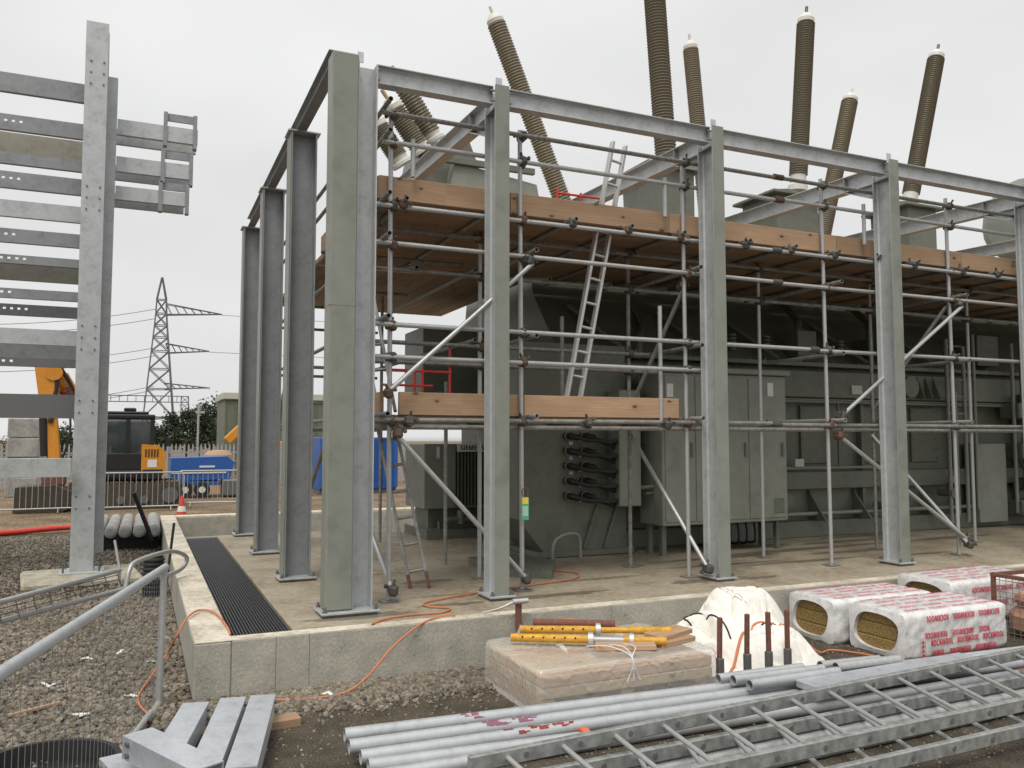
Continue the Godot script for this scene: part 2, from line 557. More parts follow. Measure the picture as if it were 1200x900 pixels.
func ground_and_plinth() -> void:
	setting("ground", flat(-1500, 1500, -1500, 400, 0.0), M.dirt)
	# gravel bed on the near left and hardstanding in front, with uneven borders
	var f := FastNoiseLite.new()
	f.seed = 9
	f.frequency = 0.5
	var g := Geo.new()
	var zz := -2.0
	while zz > -18.0:
		var za := zz
		var zb := zz - 0.5
		var far_a := maxf(za, -17.6 + 0.5 * f.get_noise_1d(za * 3.0))
		g.quad(V(-14, 0.004, za), V(0.40, 0.004, za), V(0.40, 0.004, zb), V(-14, 0.004, zb), Vector3.UP)
		zz -= 0.5
	setting("gravel_bed", g, M.gravel_bed)
	g = Geo.new()
	var xs := 0.2
	while xs < 24.0:
		var e0 := -5.55 + 0.22 * f.get_noise_1d(xs * 4.0 + 50.0) - (0.5 if xs > 2.2 else 0.0)
		var e1 := -5.55 + 0.22 * f.get_noise_1d((xs + 0.2) * 4.0 + 50.0) - (0.5 if xs + 0.2 > 2.2 else 0.0)
		var l0 := 0.0
		g.quad(V(xs, 0.008, 2.0), V(xs + 0.2, 0.008, 2.0), V(xs + 0.2, 0.008, e1), V(xs, 0.008, e0), Vector3.UP)
		xs += 0.2
	setting("hardstanding", g, M.hard)
	g = flat(0.35, 24.0, -2.0, -6.1, 0.004)
	setting("gravel_margin", g, M.gravel_bed)
	# concrete plinth: slab in bays with real joints, kerb walls, sunken bay behind
	var pl := Node3D.new()
	pl.name = "concrete_plinth"
	add_child(pl)
	pl.set_meta("kind", "structure")
	g = Geo.new()
	bx(g, 0.37, 0.612, 0.0, S - 0.003, -6.03, -16.45, 0.012)
	part(pl, "kerb_wall", g, M.wall_face)
	g = Geo.new()
	bx(g, 0.374, 0.6145, S - 0.003, S + 0.002, -6.034, -16.445)
	part(pl, "kerb_top", g, M.kerb)
	for b in [[0.612, 0.905], [0.9065, 1.135], [1.1365, 3.6], [3.6015, 6.05], [6.0515, 8.5], [8.5015, 24.0]]:
		g = Geo.new()
		bx(g, b[0], b[1], 0.0, S - 0.003, -6.031, -6.17, 0.005)
		part(pl, "front_wall", g, M.wall_face)
	g = Geo.new()
	bx(g, 0.616, 24.0, S - 0.003, S + 0.001, -6.034, -6.17)
	part(pl, "wall_top", g, M.kerb)
	g = Geo.new()
	bx(g, 0.612, 24.0, 0.0, S, -16.2, -16.45, 0.012)
	part(pl, "back_wall", g, M.kerb)
	g = Geo.new()
	bx(g, 0.614, 24.0, 0.01, S - 0.04, -16.196, -16.2)
	part(pl, "back_wall_face", g, M.wall_face)
	for b in [[1.045, 2.96, -6.17, -6.93], [2.97, 7.1, -6.17, -6.93], [7.11, 24.0, -6.17, -6.93], [1.045, 4.2, -6.942, -9.9], [4.212, 9.7, -6.942, -12.7], [9.712, 24.0, -6.942, -12.7], [1.045, 4.2, -9.912, -12.7]]:
		g = Geo.new()
		bx(g, b[0], b[1], 0.0, S - 0.002, b[2], b[3], 0.006)
		part(pl, "slab", g, M.slab)
	g = flat(0.612, 1.045, -6.17, -12.7, 0.05)
	part(pl, "trench_floor", g, M.slab)
	g = flat(0.612, 24.0, -12.7, -16.2, 0.012)
	part(pl, "bund_floor", g, M.wall_face)
	var k := 0
	for w in [[3.35, -6.62, 0.52, 0.075], [2.4, -6.60, 0.30, 0.06], [5.05, -6.72, 0.42, 0.09], [5.62, -6.62, 0.26, 0.06], [1.62, -6.45, 0.42, 0.10], [7.6, -8.1, 1.5, 0.10], [6.2, -7.9, 0.9, 0.07], [8.7, -8.5, 0.9, 0.07], [8.5, -7.2, 0.6, 0.05], [4.95, -7.78, 0.10, 0.05], [3.12, -7.72, 0.08, 0.05], [9.3, -8.9, 0.7, 0.08], [2.6, -7.0, 0.5, 0.02], [2.3, -8.4, 0.25, 0.05], [5.9, -7.45, 0.8, 0.05], [6.9, -7.3, 0.9, 0.06], [8.0, -7.7, 0.7, 0.08], [4.2, -7.2, 0.5, 0.04], [2.55, -7.75, 0.3, 0.07], [7.2, -8.55, 0.6, 0.08], [10.4, -8.2, 0.9, 0.1]]:
		k += 1
		part(pl, "wet_patch", blob(w[0], w[1], w[2], w[3], S + 0.001 + 0.0004 * k, 100 + k, rng.randf_range(-0.05, 0.05)), M.wet)
	# the drain grating along the left edge: bars one by one
	var t := thing("trench_grating", "long black bar grating covering the drain channel inside the kerb", "grating", V(0.828, S - 0.03, -9.43))
	var bar := Geo.new()
	bar.box(Vector3.ZERO, V(0.011, 0.03, 6.5), Basis(), 0.002)
	var bm := bar.mesh()
	for i in 19:
		part(t, "bar", bm, M.grating, Transform3D(Basis(), V(-0.2 + 0.4 * i / 18.0, 0.0, 0)))
	var cr := Geo.new()
	cr.box(Vector3.ZERO, V(0.424, 0.012, 0.012))
	var cm := cr.mesh()
	for i in 26:
		part(t, "cross_rod", cm, M.grating, Transform3D(Basis(), V(0, -0.008, -3.2 + 0.256 * i)))

func gravel() -> void:
	# loose stones: uncountable, three stone shapes
	for s in 3:
		var g := Geo.new()
		var r := RandomNumberGenerator.new()
		r.seed = 70 + s
		var phi := (1.0 + sqrt(5.0)) / 2.0
		var vs := []
		for q in [[-1, phi, 0], [1, phi, 0], [-1, -phi, 0], [1, -phi, 0], [0, -1, phi], [0, 1, phi], [0, -1, -phi], [0, 1, -phi], [phi, 0, -1], [phi, 0, 1], [-phi, 0, -1], [-phi, 0, 1]]:
			vs.append(V(q[0], q[1] * 0.7, q[2] * 0.85).normalized() * r.randf_range(0.75, 1.2) * V(1.15, 0.75, 0.95).length() / 1.65)
		for t in [[0, 11, 5], [0, 5, 1], [0, 1, 7], [0, 7, 10], [0, 10, 11], [1, 5, 9], [5, 11, 4], [11, 10, 2], [10, 7, 6], [7, 1, 8], [3, 9, 4], [3, 4, 2], [3, 2, 6], [3, 6, 8], [3, 8, 9], [4, 9, 5], [2, 4, 11], [6, 2, 10], [8, 6, 7], [9, 8, 1]]:
			g.tri(vs[t[0]], vs[t[1]], vs[t[2]], vs[t[0]] + vs[t[1]] + vs[t[2]])
		var patch := FastNoiseLite.new()
		patch.seed = 3
		patch.frequency = 0.6
		var mm := MultiMesh.new()
		mm.transform_format = MultiMesh.TRANSFORM_3D
		mm.use_colors = true
		mm.mesh = g.mesh()
		var xf := []
		var cols := []
		for i in 46000:
			var x := 0.0
			var z := 0.0
			var u := r.randf()
			if u < 0.62:
				x = r.randf_range(-3.6, 0.36)
				z = r.randf_range(-4.2, -10.5)
			elif u < 0.86:
				x = r.randf_range(-4.5, 0.36)
				z = r.randf_range(-10.5, -17.4)
			elif u < 0.97:
				x = r.randf_range(0.3, 2.4)
				z = -6.02 + absf(r.randfn(0.0, 0.22))
			else:
				x = r.randf_range(0.3, 7.0)
				z = r.randf_range(-6.0, -3.2)
			var q := 0.006 + 0.019 * pow(r.randf(), 2.2) if u < 0.97 else r.randf_range(0.004, 0.011)
			var b := Basis.from_euler(V(r.randf() * TAU, r.randf() * TAU, r.randf() * TAU)).scaled(V(q, q * 0.85, q))
			xf.append(Transform3D(b, V(x, 0.006 + q * r.randf_range(0.1, 0.6), z)))
			var l := r.randf_range(0.5, 1.45) * (0.82 + 0.36 * clampf(0.5 + patch.get_noise_2d(x, z), 0.0, 1.0))
			var c := Color(0.17, 0.138, 0.098).lerp(Color(0.20, 0.182, 0.152), r.randf())
			cols.append(Color(c.r * l, c.g * l, c.b * l))
		mm.instance_count = xf.size()
		for i in xf.size():
			mm.set_instance_transform(i, xf[i])
			mm.set_instance_color(i, cols[i])
		var o := MultiMeshInstance3D.new()
		o.name = numbered("gravel_stones")
		o.multimesh = mm
		o.material_override = M.stone
		add_child(o)
		tag(o, "loose brown and grey crushed stones spread beside the concrete kerb", "gravel", "loose gravel", "stuff")

func base_plate(col: Node, x: float, z: float, w: float, d: float, m: Material, y := S) -> void:
	var g := Geo.new()
	g.box(V(x, y + 0.028, z), V(w, 0.018, d), Basis(), 0.003)
	part(col, "base_plate", g, m)
	var b := Geo.new()
	b.tube(Vector3.ZERO, V(0, 0.075, 0), 0.011, 6)
	b.tube(V(0, 0.037, 0), V(0, 0.053, 0), 0.019, 6)
	var bm := b.mesh()
	for sx in [-1, 1]:
		for sz in [-1, 1]:
			part(col, "anchor_bolt", bm, M.steel_dark, Transform3D(Basis(), V(x + sx * (w * 0.5 - 0.03), y, z + sz * (d * 0.5 - 0.03))))
	var gr := Geo.new()
	gr.box(V(x, y + 0.009, z), V(w * 0.86, 0.018, d * 0.86))
	part(col, "packing", gr, M.steel_dark)

func portal_frame() -> void:
	var t := thing("portal_steelwork", "galvanised and olive painted steel portal frame standing round the transformer", "steelwork", V(1.4, S, -6.7))
	var at := Transform3D(Basis(), -t.position)
	# front columns: I sections, web along z, olive front flange plate
	for x in [2.86, 5.22, 7.66, 10.1]:
		var g := Geo.new()
		g.isec(V(x, S + 0.037, -6.729), V(x, 4.9, -6.729), V(0, 0, 1), 0.246, 0.135, 0.014, 0.009)
		var col := part(t, "column", g, M.galv, at)
		g = Geo.new()
		g.box(V(x, (4.905 + S + 0.037) * 0.5, -6.6025), V(0.137, 4.905 - S - 0.037, 0.004), Basis(), 0.001)
		part(col, "painted_flange", g, M.olive)
		base_plate(col, x, -6.73, 0.24, 0.32, M.galv)
		g = Geo.new()  # stiffener plates under the beams and a cleat on top
		g.box(V(x - 0.034, 4.70, -6.729), V(0.058, 0.012, 0.21))
		g.box(V(x + 0.034, 4.70, -6.729), V(0.058, 0.012, 0.21))
		part(col, "stiffener", g, M.galv_dark)
		g = Geo.new()
		g.box(V(x - 0.01, 4.945, -6.66), V(0.06, 0.09, 0.008))
		part(col, "top_cleat", g, M.galv_new)
	# corner column: an olive clad box with a galvanised channel beside it
	var cg := Geo.new()
	cg.box(V(1.445, (S + 0.04 + 4.9) * 0.5, -6.62), V(0.215, 4.9 - S - 0.04, 0.2), Basis(), 0.012)
	var corner := part(t, "column", cg, M.olive, at, "olive painted corner column")
	cg = Geo.new()
	cg.box(V(1.445, 2.82, -6.62), V(0.217, 0.003, 0.202))
	part(corner, "joint_seam", cg, M.green)
	cg = Geo.new()
	cg.csec(V(1.637, S + 0.04, -6.62), V(1.637, 4.86, -6.62), V(1, 0, 0), 0.165, 0.12, 0.011, 0.0)
	part(corner, "channel", cg, M.galv)
	base_plate(corner, 1.53, -6.62, 0.46, 0.32, M.galv)
	cg = Geo.new()
	cg.box(V(1.6, 4.95, -6.68), V(0.05, 0.09, 0.008))
	part(corner, "top_cleat", cg, M.galv_new)
	# left side columns
	for q in [[-8.42, 4.84], [-10.5, 4.84], [-12.55, 4.84]]:
		var g := Geo.new()
		g.isec(V(1.43, S + 0.037, q[0]), V(1.43, q[1], q[0]), V(1, 0, 0), 0.256, 0.24, 0.016, 0.011)
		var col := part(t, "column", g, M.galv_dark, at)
		g = Geo.new()
		g.box(V(1.2985, (q[1] + S + 0.037) * 0.5, q[0]), V(0.004, q[1] - S - 0.037, 0.242), Basis(), 0.001)
		part(col, "painted_flange", g, M.olive)
		base_plate(col, 1.43, q[0], 0.36, 0.34, M.galv)
		g = Geo.new()
		g.box(V(1.43, q[1] + 0.008, q[0]), V(0.32, 0.014, 0.26))
		part(col, "cap_plate", g, M.galv)
	# eaves beams
	var xs := [1.72, 2.86, 5.22, 7.66, 10.1, 12.6]
	for i in 5:
		var g := Geo.new()
		var a: float = xs[i] + (0.075 if i else 0.012)
		g.isec(V(a, 4.812, -6.68), V(xs[i + 1] - 0.075, 4.812, -6.68), V(0, 1, 0), 0.165, 0.11, 0.01, 0.007)
		var b := part(t, "eaves_beam", g, M.galv, at)
		for e in [a + 0.004, xs[i + 1] - 0.079]:
			g = Geo.new()
			g.box(V(e, 4.812, -6.68), V(0.008, 0.15, 0.10))
			for s in [-0.045, 0.045]:
				g.tube(V(e - 0.02, 4.812 + s, -6.64), V(e + 0.02, 4.812 + s, -6.64), 0.011, 6)
			part(b, "end_plate", g, M.galv_dark)
	var zs := [-6.73, -8.42, -10.5, -12.55]
	for i in 3:
		var g := Geo.new()
		g.isec(V(1.40, 4.93, zs[i] - (0.0 if i else 0.02)), V(1.40, 4.93, zs[i + 1]), V(0, 1, 0), 0.15, 0.10, 0.01, 0.007)
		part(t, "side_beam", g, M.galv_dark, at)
	# rafters running in over the transformer, with haunches
	for x in [2.86, 5.22, 7.66, 10.1, 12.6]:
		var g := Geo.new()
		g.isec(V(x, 4.78, -6.86), V(x, 4.86, -9.7), V(0, 1, 0), 0.19, 0.12, 0.011, 0.008)
		var rf := part(t, "rafter", g, M.galv, at)
		g = Geo.new()
		g.prism(PackedVector2Array([Vector2(0, 0), Vector2(0.42, 0.012), Vector2(0.0, -0.17)]), 0.012, Transform3D(Basis(V(0, 0, -1), V(0, 1, 0), V(1, 0, 0)), V(x - 0.006, 4.69, -6.86)))
		g.bar(V(x, 4.52, -6.865), V(x, 4.70, -7.28), 0.11, 0.01)
		part(rf, "haunch", g, M.galv)
		g = Geo.new()
		g.box(V(x, 4.79, -7.28), V(0.11, 0.165, 0.01))
		part(rf, "web_stiffener", g, M.galv_dark)

func scaffold() -> void:
	var t := thing("tube_scaffolding", "galvanised tube and coupler scaffolding with timber decks in front of transformer", "scaffolding", V(3.2, S, -6.94))
	var at := Transform3D(Basis(), -t.position)
	var R := 0.0215
	var joint := Geo.new()
	joint.box(V(0, 0, 0.004), V(0.078, 0.088, 0.125), Basis(), 0.02)
	joint.tube(V(-0.05, 0.02, 0.035), V(0.075, 0.02, 0.035), 0.012, 6)
	joint.tube(V(0.01, -0.03, 0.0), V(-0.01, 0.08, 0.055), 0.012, 6)
	joint.box(V(0.06, 0.02, 0.035), V(0.022, 0.03, 0.03))
	var jm := joint.mesh()
	var couple := func(p: Vector3) -> void:
		part(t, "coupler", jm, M.coupler if rng.randf() < 0.75 else M.coupler_brown, at * Transform3D(Basis.from_euler(V(rng.randf_range(-0.3, 0.3), rng.randf_range(-0.3, 0.3) + (PI if rng.randf() < 0.5 else 0.0), rng.randf_range(-0.4, 0.4))), p))
	var tube := func(called: String, a: Vector3, b: Vector3, m: Material) -> void:
		var g := Geo.new()
		g.pipe(a, b, R, 0.004, 12)
		part(t, called, g, m, at)
	var zf := -6.945
	var zl := -6.893
	var zi := -7.75
	var outer := [1.96, 3.207, 5.045, 6.925, 8.93, 10.9, 12.9, 14.9]
	var tops := [4.66, 4.66, 4.66, 4.68, 4.70, 4.7, 4.7, 4.7]
	for i in 8:
		tube.call("standard", V(outer[i], S + 0.012, zf), V(outer[i] - 0.02, tops[i], zf), M.tube)
		var g := Geo.new()
		g.box(V(outer[i], S + 0.006, zf), V(0.14, 0.008, 0.14))
		part(t, "sole_plate", g, M.tube_old, at)
	var inner := [3.112, 4.867, 6.684, 8.482, 10.285, 12.1, 13.9]
	for i in 7:
		tube.call("standard", V(inner[i], S + 0.012, zi), V(inner[i], 3.8, zi), M.tube_old if i % 2 else M.tube)
		var g := Geo.new()
		g.box(V(inner[i], S + 0.006, zi), V(0.14, 0.008, 0.14))
		part(t, "sole_plate", g, M.tube_old, at)
	for q in [[3.09, -8.7, 2.4], [1.92, -8.75, 4.6], [2.95, -10.9, 3.7], [1.9, -10.95, 4.6], [3.05, -12.45, 3.7], [1.9, -16.5, 4.6]]:
		tube.call("standard", V(q[0], S + 0.012, q[1]), V(q[0], q[2], q[1]), M.tube_old)
	tube.call("puncheon", V(4.75, 1.85, -6.97), V(4.75, 3.1, -6.97), M.tube)
	tube.call("puncheon", V(4.02, 1.9, -7.7), V(4.02, 3.05, -7.7), M.tube_old)
	tube.call("puncheon", V(2.13, 4.06, -6.90), V(2.13, 4.40, -6.90), M.tube)
	tube.call("puncheon", V(4.78, 4.0, -6.90), V(4.78, 4.40, -6.90), M.tube_white)
	tube.call("puncheon", V(7.5, 3.98, -6.90), V(7.5, 4.45, -6.90), M.tube)
	tube.call("puncheon", V(5.12, 4.0, -7.05), V(5.12, 4.62, -7.05), M.tube_old)
	# outer ledgers and guard rails
	for l in [[4.60, 1.85, 16.5], [4.35, 1.85, 16.5], [3.79, 1.80, 16.5], [3.445, 1.80, 16.5], [2.74, 1.8, 16.5], [2.465, 1.8, 5.5], [1.92, 1.75, 16.5]]:
		var x0: float = l[1]
		var k := 0
		while x0 < l[2] - 0.2:
			var x1 := minf(x0 + [4.9, 4.4, 5.6][(k + int(l[0] * 10)) % 3], l[2])
			var m: Material = M.tube if rng.randf() < 0.75 else M.tube_old
			tube.call("ledger", V(x0, l[0] + rng.randf_range(-0.01, 0.01), zl), V(x1, l[0] + rng.randf_range(-0.01, 0.01), zl), m)
			if x1 < l[2]:
				var g := Geo.new()
				g.tube(V(x1 - 0.06, l[0], zl), V(x1 + 0.06, l[0], zl), 0.034, 8)
				part(t, "sleeve_coupler", g, M.coupler_brown if rng.randf() < 0.4 else M.coupler, at)
			x0 = x1 + 0.004
			k += 1
		for i in 8:
			if outer[i] < l[2]:
				couple.call(V(outer[i], l[0], zf + 0.012))
	tube.call("ledger", V(1.8, 1.865, -6.99), V(16.5, 1.865, -6.99), M.tube_old)
	# inner ledgers
	for l in [[3.40, 2.0, 16.5], [2.69, 1.9, 5.1], [2.50, 1.9, 5.2], [1.93, 1.9, 16.5], [3.79, 1.9, 16.5]]:
		tube.call("ledger", V(l[1], l[0], zi + 0.05), V(l[2], l[0], zi + 0.05), M.tube_old)
		for i in 7:
			if inner[i] < l[2]:
				couple.call(V(inner[i], l[0], zi + 0.015))
	for l in [[4.60, -9.35], [4.35, -9.35]]:
		tube.call("guard_rail", V(1.9, l[0] + 0.02, l[1]), V(16.0, l[0] - 0.02, l[1]), M.tube_old)
	# ledgers down the left return and transoms
	for y in [4.60, 4.33, 3.79, 3.44, 2.74, 1.92]:
		tube.call("ledger", V(1.87, y + 0.05, -6.7), V(1.87, y + 0.05, -12.8), M.tube_old)
	for y in [3.44, 1.92, 2.74]:
		tube.call("ledger", V(3.0, y, -7.6), V(3.0, y, -12.8), M.tube_old)
	for q in [[-8.75, 3.74], [-10.9, 3.74], [-12.45, 3.74], [-10.9, 2.7], [-12.45, 2.7], [-12.45, 3.4], [-10.9, 1.9], [-12.45, 1.9], [-12.45, 2.3]]:
		tube.call("transom", V(1.7, q[1], q[0]), V(3.3, q[1], q[0]), M.tube_old)
	var x := 2.05
	while x < 16.3:
		tube.call("transom", V(x, 3.838, -6.80), V(x + rng.randf_range(-0.05, 0.05), 3.838, -9.9), M.tube_old)
		couple.call(V(x, 3.81, -6.90))
		x += 0.62 if fmod(x * 10.0, 3.0) < 1.5 else 0.83
	x = 2.1
	while x < 5.1:
		tube.call("transom", V(x, 1.90, -6.8), V(x, 1.90, -7.95), M.tube_old)
		couple.call(V(x, 1.91, -6.86))
		x += 0.88
	for xx in [3.207, 5.045, 6.925, 8.93]:
		for y in [3.49, 2.70, 1.97]:
			tube.call("transom", V(xx + 0.06, y, -6.75), V(xx + 0.1, y, -8.0), M.tube_old if y > 2.0 else M.tube)
	# braces
	for b in [[1.99, 1.80, -6.86, 3.25, 0.47, -6.86], [1.90, 2.15, -6.84, 3.27, 3.38, -6.84], [7.0, 1.80, -6.86, 9.02, 0.55, -6.86], [7.02, 2.02, -6.84, 9.0, 3.36, -6.84]]:
		tube.call("brace", V(b[0], b[1], b[2]), V(b[3], b[4], b[5]), M.tube)
		couple.call(V(b[0] + 0.02, b[1], b[2] - 0.03))
		couple.call(V(b[3] - 0.03, b[4] + 0.03, b[5] - 0.03))
	for b in [[4.9, 1.82, -7.78, 5.10, 0.47, -6.68], [8.45, 1.82, -7.75, 8.95, 0.5, -6.8], [1.86, 1.2, -7.6, 1.98, 0.46, -6.85], [4.87, 2.0, -7.82, 5.06, 3.3, -7.0], [8.5, 2.1, -7.8, 8.95, 3.4, -7.0], [1.84, 1.95, -8.7, 1.84, 3.7, -7.0], [1.84, 0.6, -10.8, 1.84, 1.9, -8.8], [1.84, 2.0, -12.4, 1.84, 3.7, -10.9]]:
		tube.call("brace", V(b[0], b[1], b[2]), V(b[3], b[4], b[5]), M.tube if b[2] > -7.8 else M.tube_old)
		couple.call(V(b[3], b[4] + 0.03, b[5] - 0.03))
	for i in 9:
		var xx := 2.4 + i * 0.72
		tube.call("deck_brace", V(xx, 3.42, -7.62), V(xx + 0.35, 3.80, -9.5), M.tube_old)
	# boards: upper deck along x, left return along z, lower deck
	var lay := func(called: String, x0: float, x1: float, y: float, z: float, w: float, h: float, m: Material, yaw := 0.0) -> void:
		var g := Geo.new()
		g.box(Vector3.ZERO, V(x1 - x0, h, w), Basis(), 0.004)
		part(t, called, g, m, at * Transform3D(Basis.from_euler(V(rng.randf_range(-0.01, 0.01), yaw, rng.randf_range(-0.0015, 0.0015))), V((x0 + x1) * 0.5, y, z)))
	for i in 13:
		var z := -7.10 - 0.232 * i
		var x0: float = 1.86
		var k := i
		while x0 < 16.4:
			var x1 := minf(x0 + ([3.9, 3.0, 2.4][k % 3]), 16.6)
			lay.call("deck_board", x0 + 0.004, x1 - 0.004, 3.884, z, 0.223, 0.038, M.timber_deck[rng.randi() % 3])
			x0 = x1
			k += 1
	for i in 12:
		var g := Geo.new()
		g.box(Vector3.ZERO, V(3.3, 0.038, 0.223), Basis(), 0.004)
		part(t, "deck_board", g, M.timber_deck[i % 3], at * Transform3D(Basis.from_euler(V(0, PI / 2, 0)), V(1.98 + 0.232 * i, 3.884, -11.71)))
	for i in 3:
		lay.call("deck_board", 1.93, 5.0, 1.955, -7.12 - 0.232 * i, 0.223, 0.038, M.timber_deck[i])
	# toe boards on edge
	var tb := [[1.84, 3.1], [3.1, 4.88], [4.88, 7.15], [7.15, 9.2], [9.2, 16.6]]
	for i in 5:
		lay.call("toe_board", tb[i][0] + 0.003, tb[i][1] - 0.003, 3.965, -6.99, 0.038, 0.205, M.timber[i])
	lay.call("toe_board", 2.045, 3.22, 2.07, -6.99, 0.038, 0.2, M.timber[0])
	lay.call("toe_board", 3.245, 4.97, 2.07, -6.99, 0.038, 0.2, M.timber[2])
	var g := Geo.new()
	g.box(Vector3.ZERO, V(2.4, 0.2, 0.038), Basis(), 0.004)
	part(t, "toe_board", g, M.timber[3], at * Transform3D(Basis.from_euler(V(0, PI / 2, 0)), V(1.84, 3.965, -8.2)))
	g = Geo.new()
	g.box(Vector3.ZERO, V(0.75, 0.2, 0.038), Basis(), 0.004)
	part(t, "toe_board", g, M.timber[4], at * Transform3D(Basis.from_euler(V(0, PI / 2, 0)), V(1.90, 2.07, -7.38)))
	# red ladder gates
	g = Geo.new()
	for q in [[3.79, 4.25, 4.33, 4.25], [3.79, 4.08, 4.33, 4.08], [3.79, 4.0, 3.79, 4.3], [4.06, 4.0, 4.06, 4.28], [4.33, 4.0, 4.33, 4.28]]:
		g.tube(V(q[0], q[1], -7.35), V(q[2], q[3], -7.35), 0.012, 6)
	for i in 7:
		g.tube(V(3.79 + 0.045 * i, 4.02, -7.35), V(3.79 + 0.045 * i, 4.10, -7.35), 0.005, 4)
	part(t, "ladder_gate", g, M.red, at, "red ladder gate on the upper deck")
	g = Geo.new()
	for q in [[2.1, 2.42, 2.80, 2.42], [2.1, 2.28, 2.6, 2.28], [2.42, 2.0, 2.42, 2.45], [2.50, 2.0, 2.50, 2.45], [2.78, 2.0, 2.78, 2.68]]:
		g.tube(V(q[0], q[1], -7.72), V(q[2], q[3], -7.72), 0.013, 6)
	part(t, "ladder_gate", g, M.red, at, "red ladder gate above the lower deck")

func ladder(called: String, label: String, feet: Vector3, top: Vector3, side: Vector3, width: float, m: Material, grp := "", tip: Material = null) -> Node3D:
	var t := thing(called, label, "ladder", feet, 0.0, grp)
	var d := top - feet
	var up := side.cross(d).normalized()
	for s in [-0.5, 0.5]:
		var g := Geo.new()
		g.bar(side * s * width, d + side * s * width, 0.03, 0.065, 0.004, up)
		var st := part(t, "stile", g, m)
		if tip:
			g = Geo.new()
			g.bar(side * s * width - d.normalized() * 0.002, side * s * width + d.normalized() * 0.14, 0.033, 0.069, 0.004, up)
			part(st, "painted_end", g, tip)
	var L := d.length()
	var k := 0.16
	while k < L - 0.08:
		var p := d.normalized() * k
		var g := Geo.new()
		g.tube(p - side * (width * 0.5 + 0.012), p + side * (width * 0.5 + 0.012), 0.015, 8)
		part(t, "rung", g, m)
		k += 0.25
	return t

func bushing(t: Node3D, at: Transform3D, foot: Vector3, top: Vector3, r: float, sheds: int, base_h: float, tip: Material, glaze: Material = null) -> void:
	var d := top - foot
	var L := d.length()
	var y := d.normalized()
	var x := y.cross(V(0, 0, 1)).normalized()
	var xf := at * Transform3D(Basis(x, y, x.cross(y)), foot)
	var prof := [Vector2(r * 0.72, base_h)]
	var a := base_h
	var step := (L - base_h - 0.12) / sheds
	for i in sheds:
		prof.append(Vector2(r * 0.86, a))
		prof.append(Vector2(r, a + step * 0.42))
		prof.append(Vector2(r * 0.98, a + step * 0.52))
		prof.append(Vector2(r * 0.86, a + step * 0.80))
		a += step
	prof.append(Vector2(0.0, a))
	var g := Geo.new()
	g.lathe(prof, 18)
	var b := part(t, "bushing", g, glaze if glaze else M.brown, xf)
	g = Geo.new()
	g.lathe([Vector2(0, 0), Vector2(r * 1.05, 0), Vector2(r * 1.05, base_h * 0.35), Vector2(r * 0.8, base_h * 0.5), Vector2(r * 0.85, base_h), Vector2(0, base_h)], 18)
	part(b, "base_fitting", g, M.porcelain)
	g = Geo.new()
	g.lathe([Vector2(0, L - 0.12), Vector2(r * 0.9, L - 0.12), Vector2(r * 0.92, L - 0.06), Vector2(r * 0.7, L - 0.01), Vector2(r * 0.5, L + 0.03), Vector2(0, L + 0.03)], 18)
	part(b, "cap", g, M.porcelain)
	g = Geo.new()
	g.tube(V(0, L, 0), V(0, L + 0.16, 0), 0.025, 8)
	g.box(V(0.0, L + 0.12, 0), V(0.05, 0.08, 0.012))
	part(b, "terminal", g, tip)

func text_mesh(s: String, height: float, depth := 0.002, bold := true) -> TextMesh:
	var f := SystemFont.new()
	f.font_names = PackedStringArray(["Droid Sans"])
	f.font_weight = 700 if bold else 400
	var m := TextMesh.new()
	m.text = s
	m.font = f
	m.font_size = 64
	m.pixel_size = height / 46.0
	m.depth = depth
	m.curve_step = 3.0
	return m

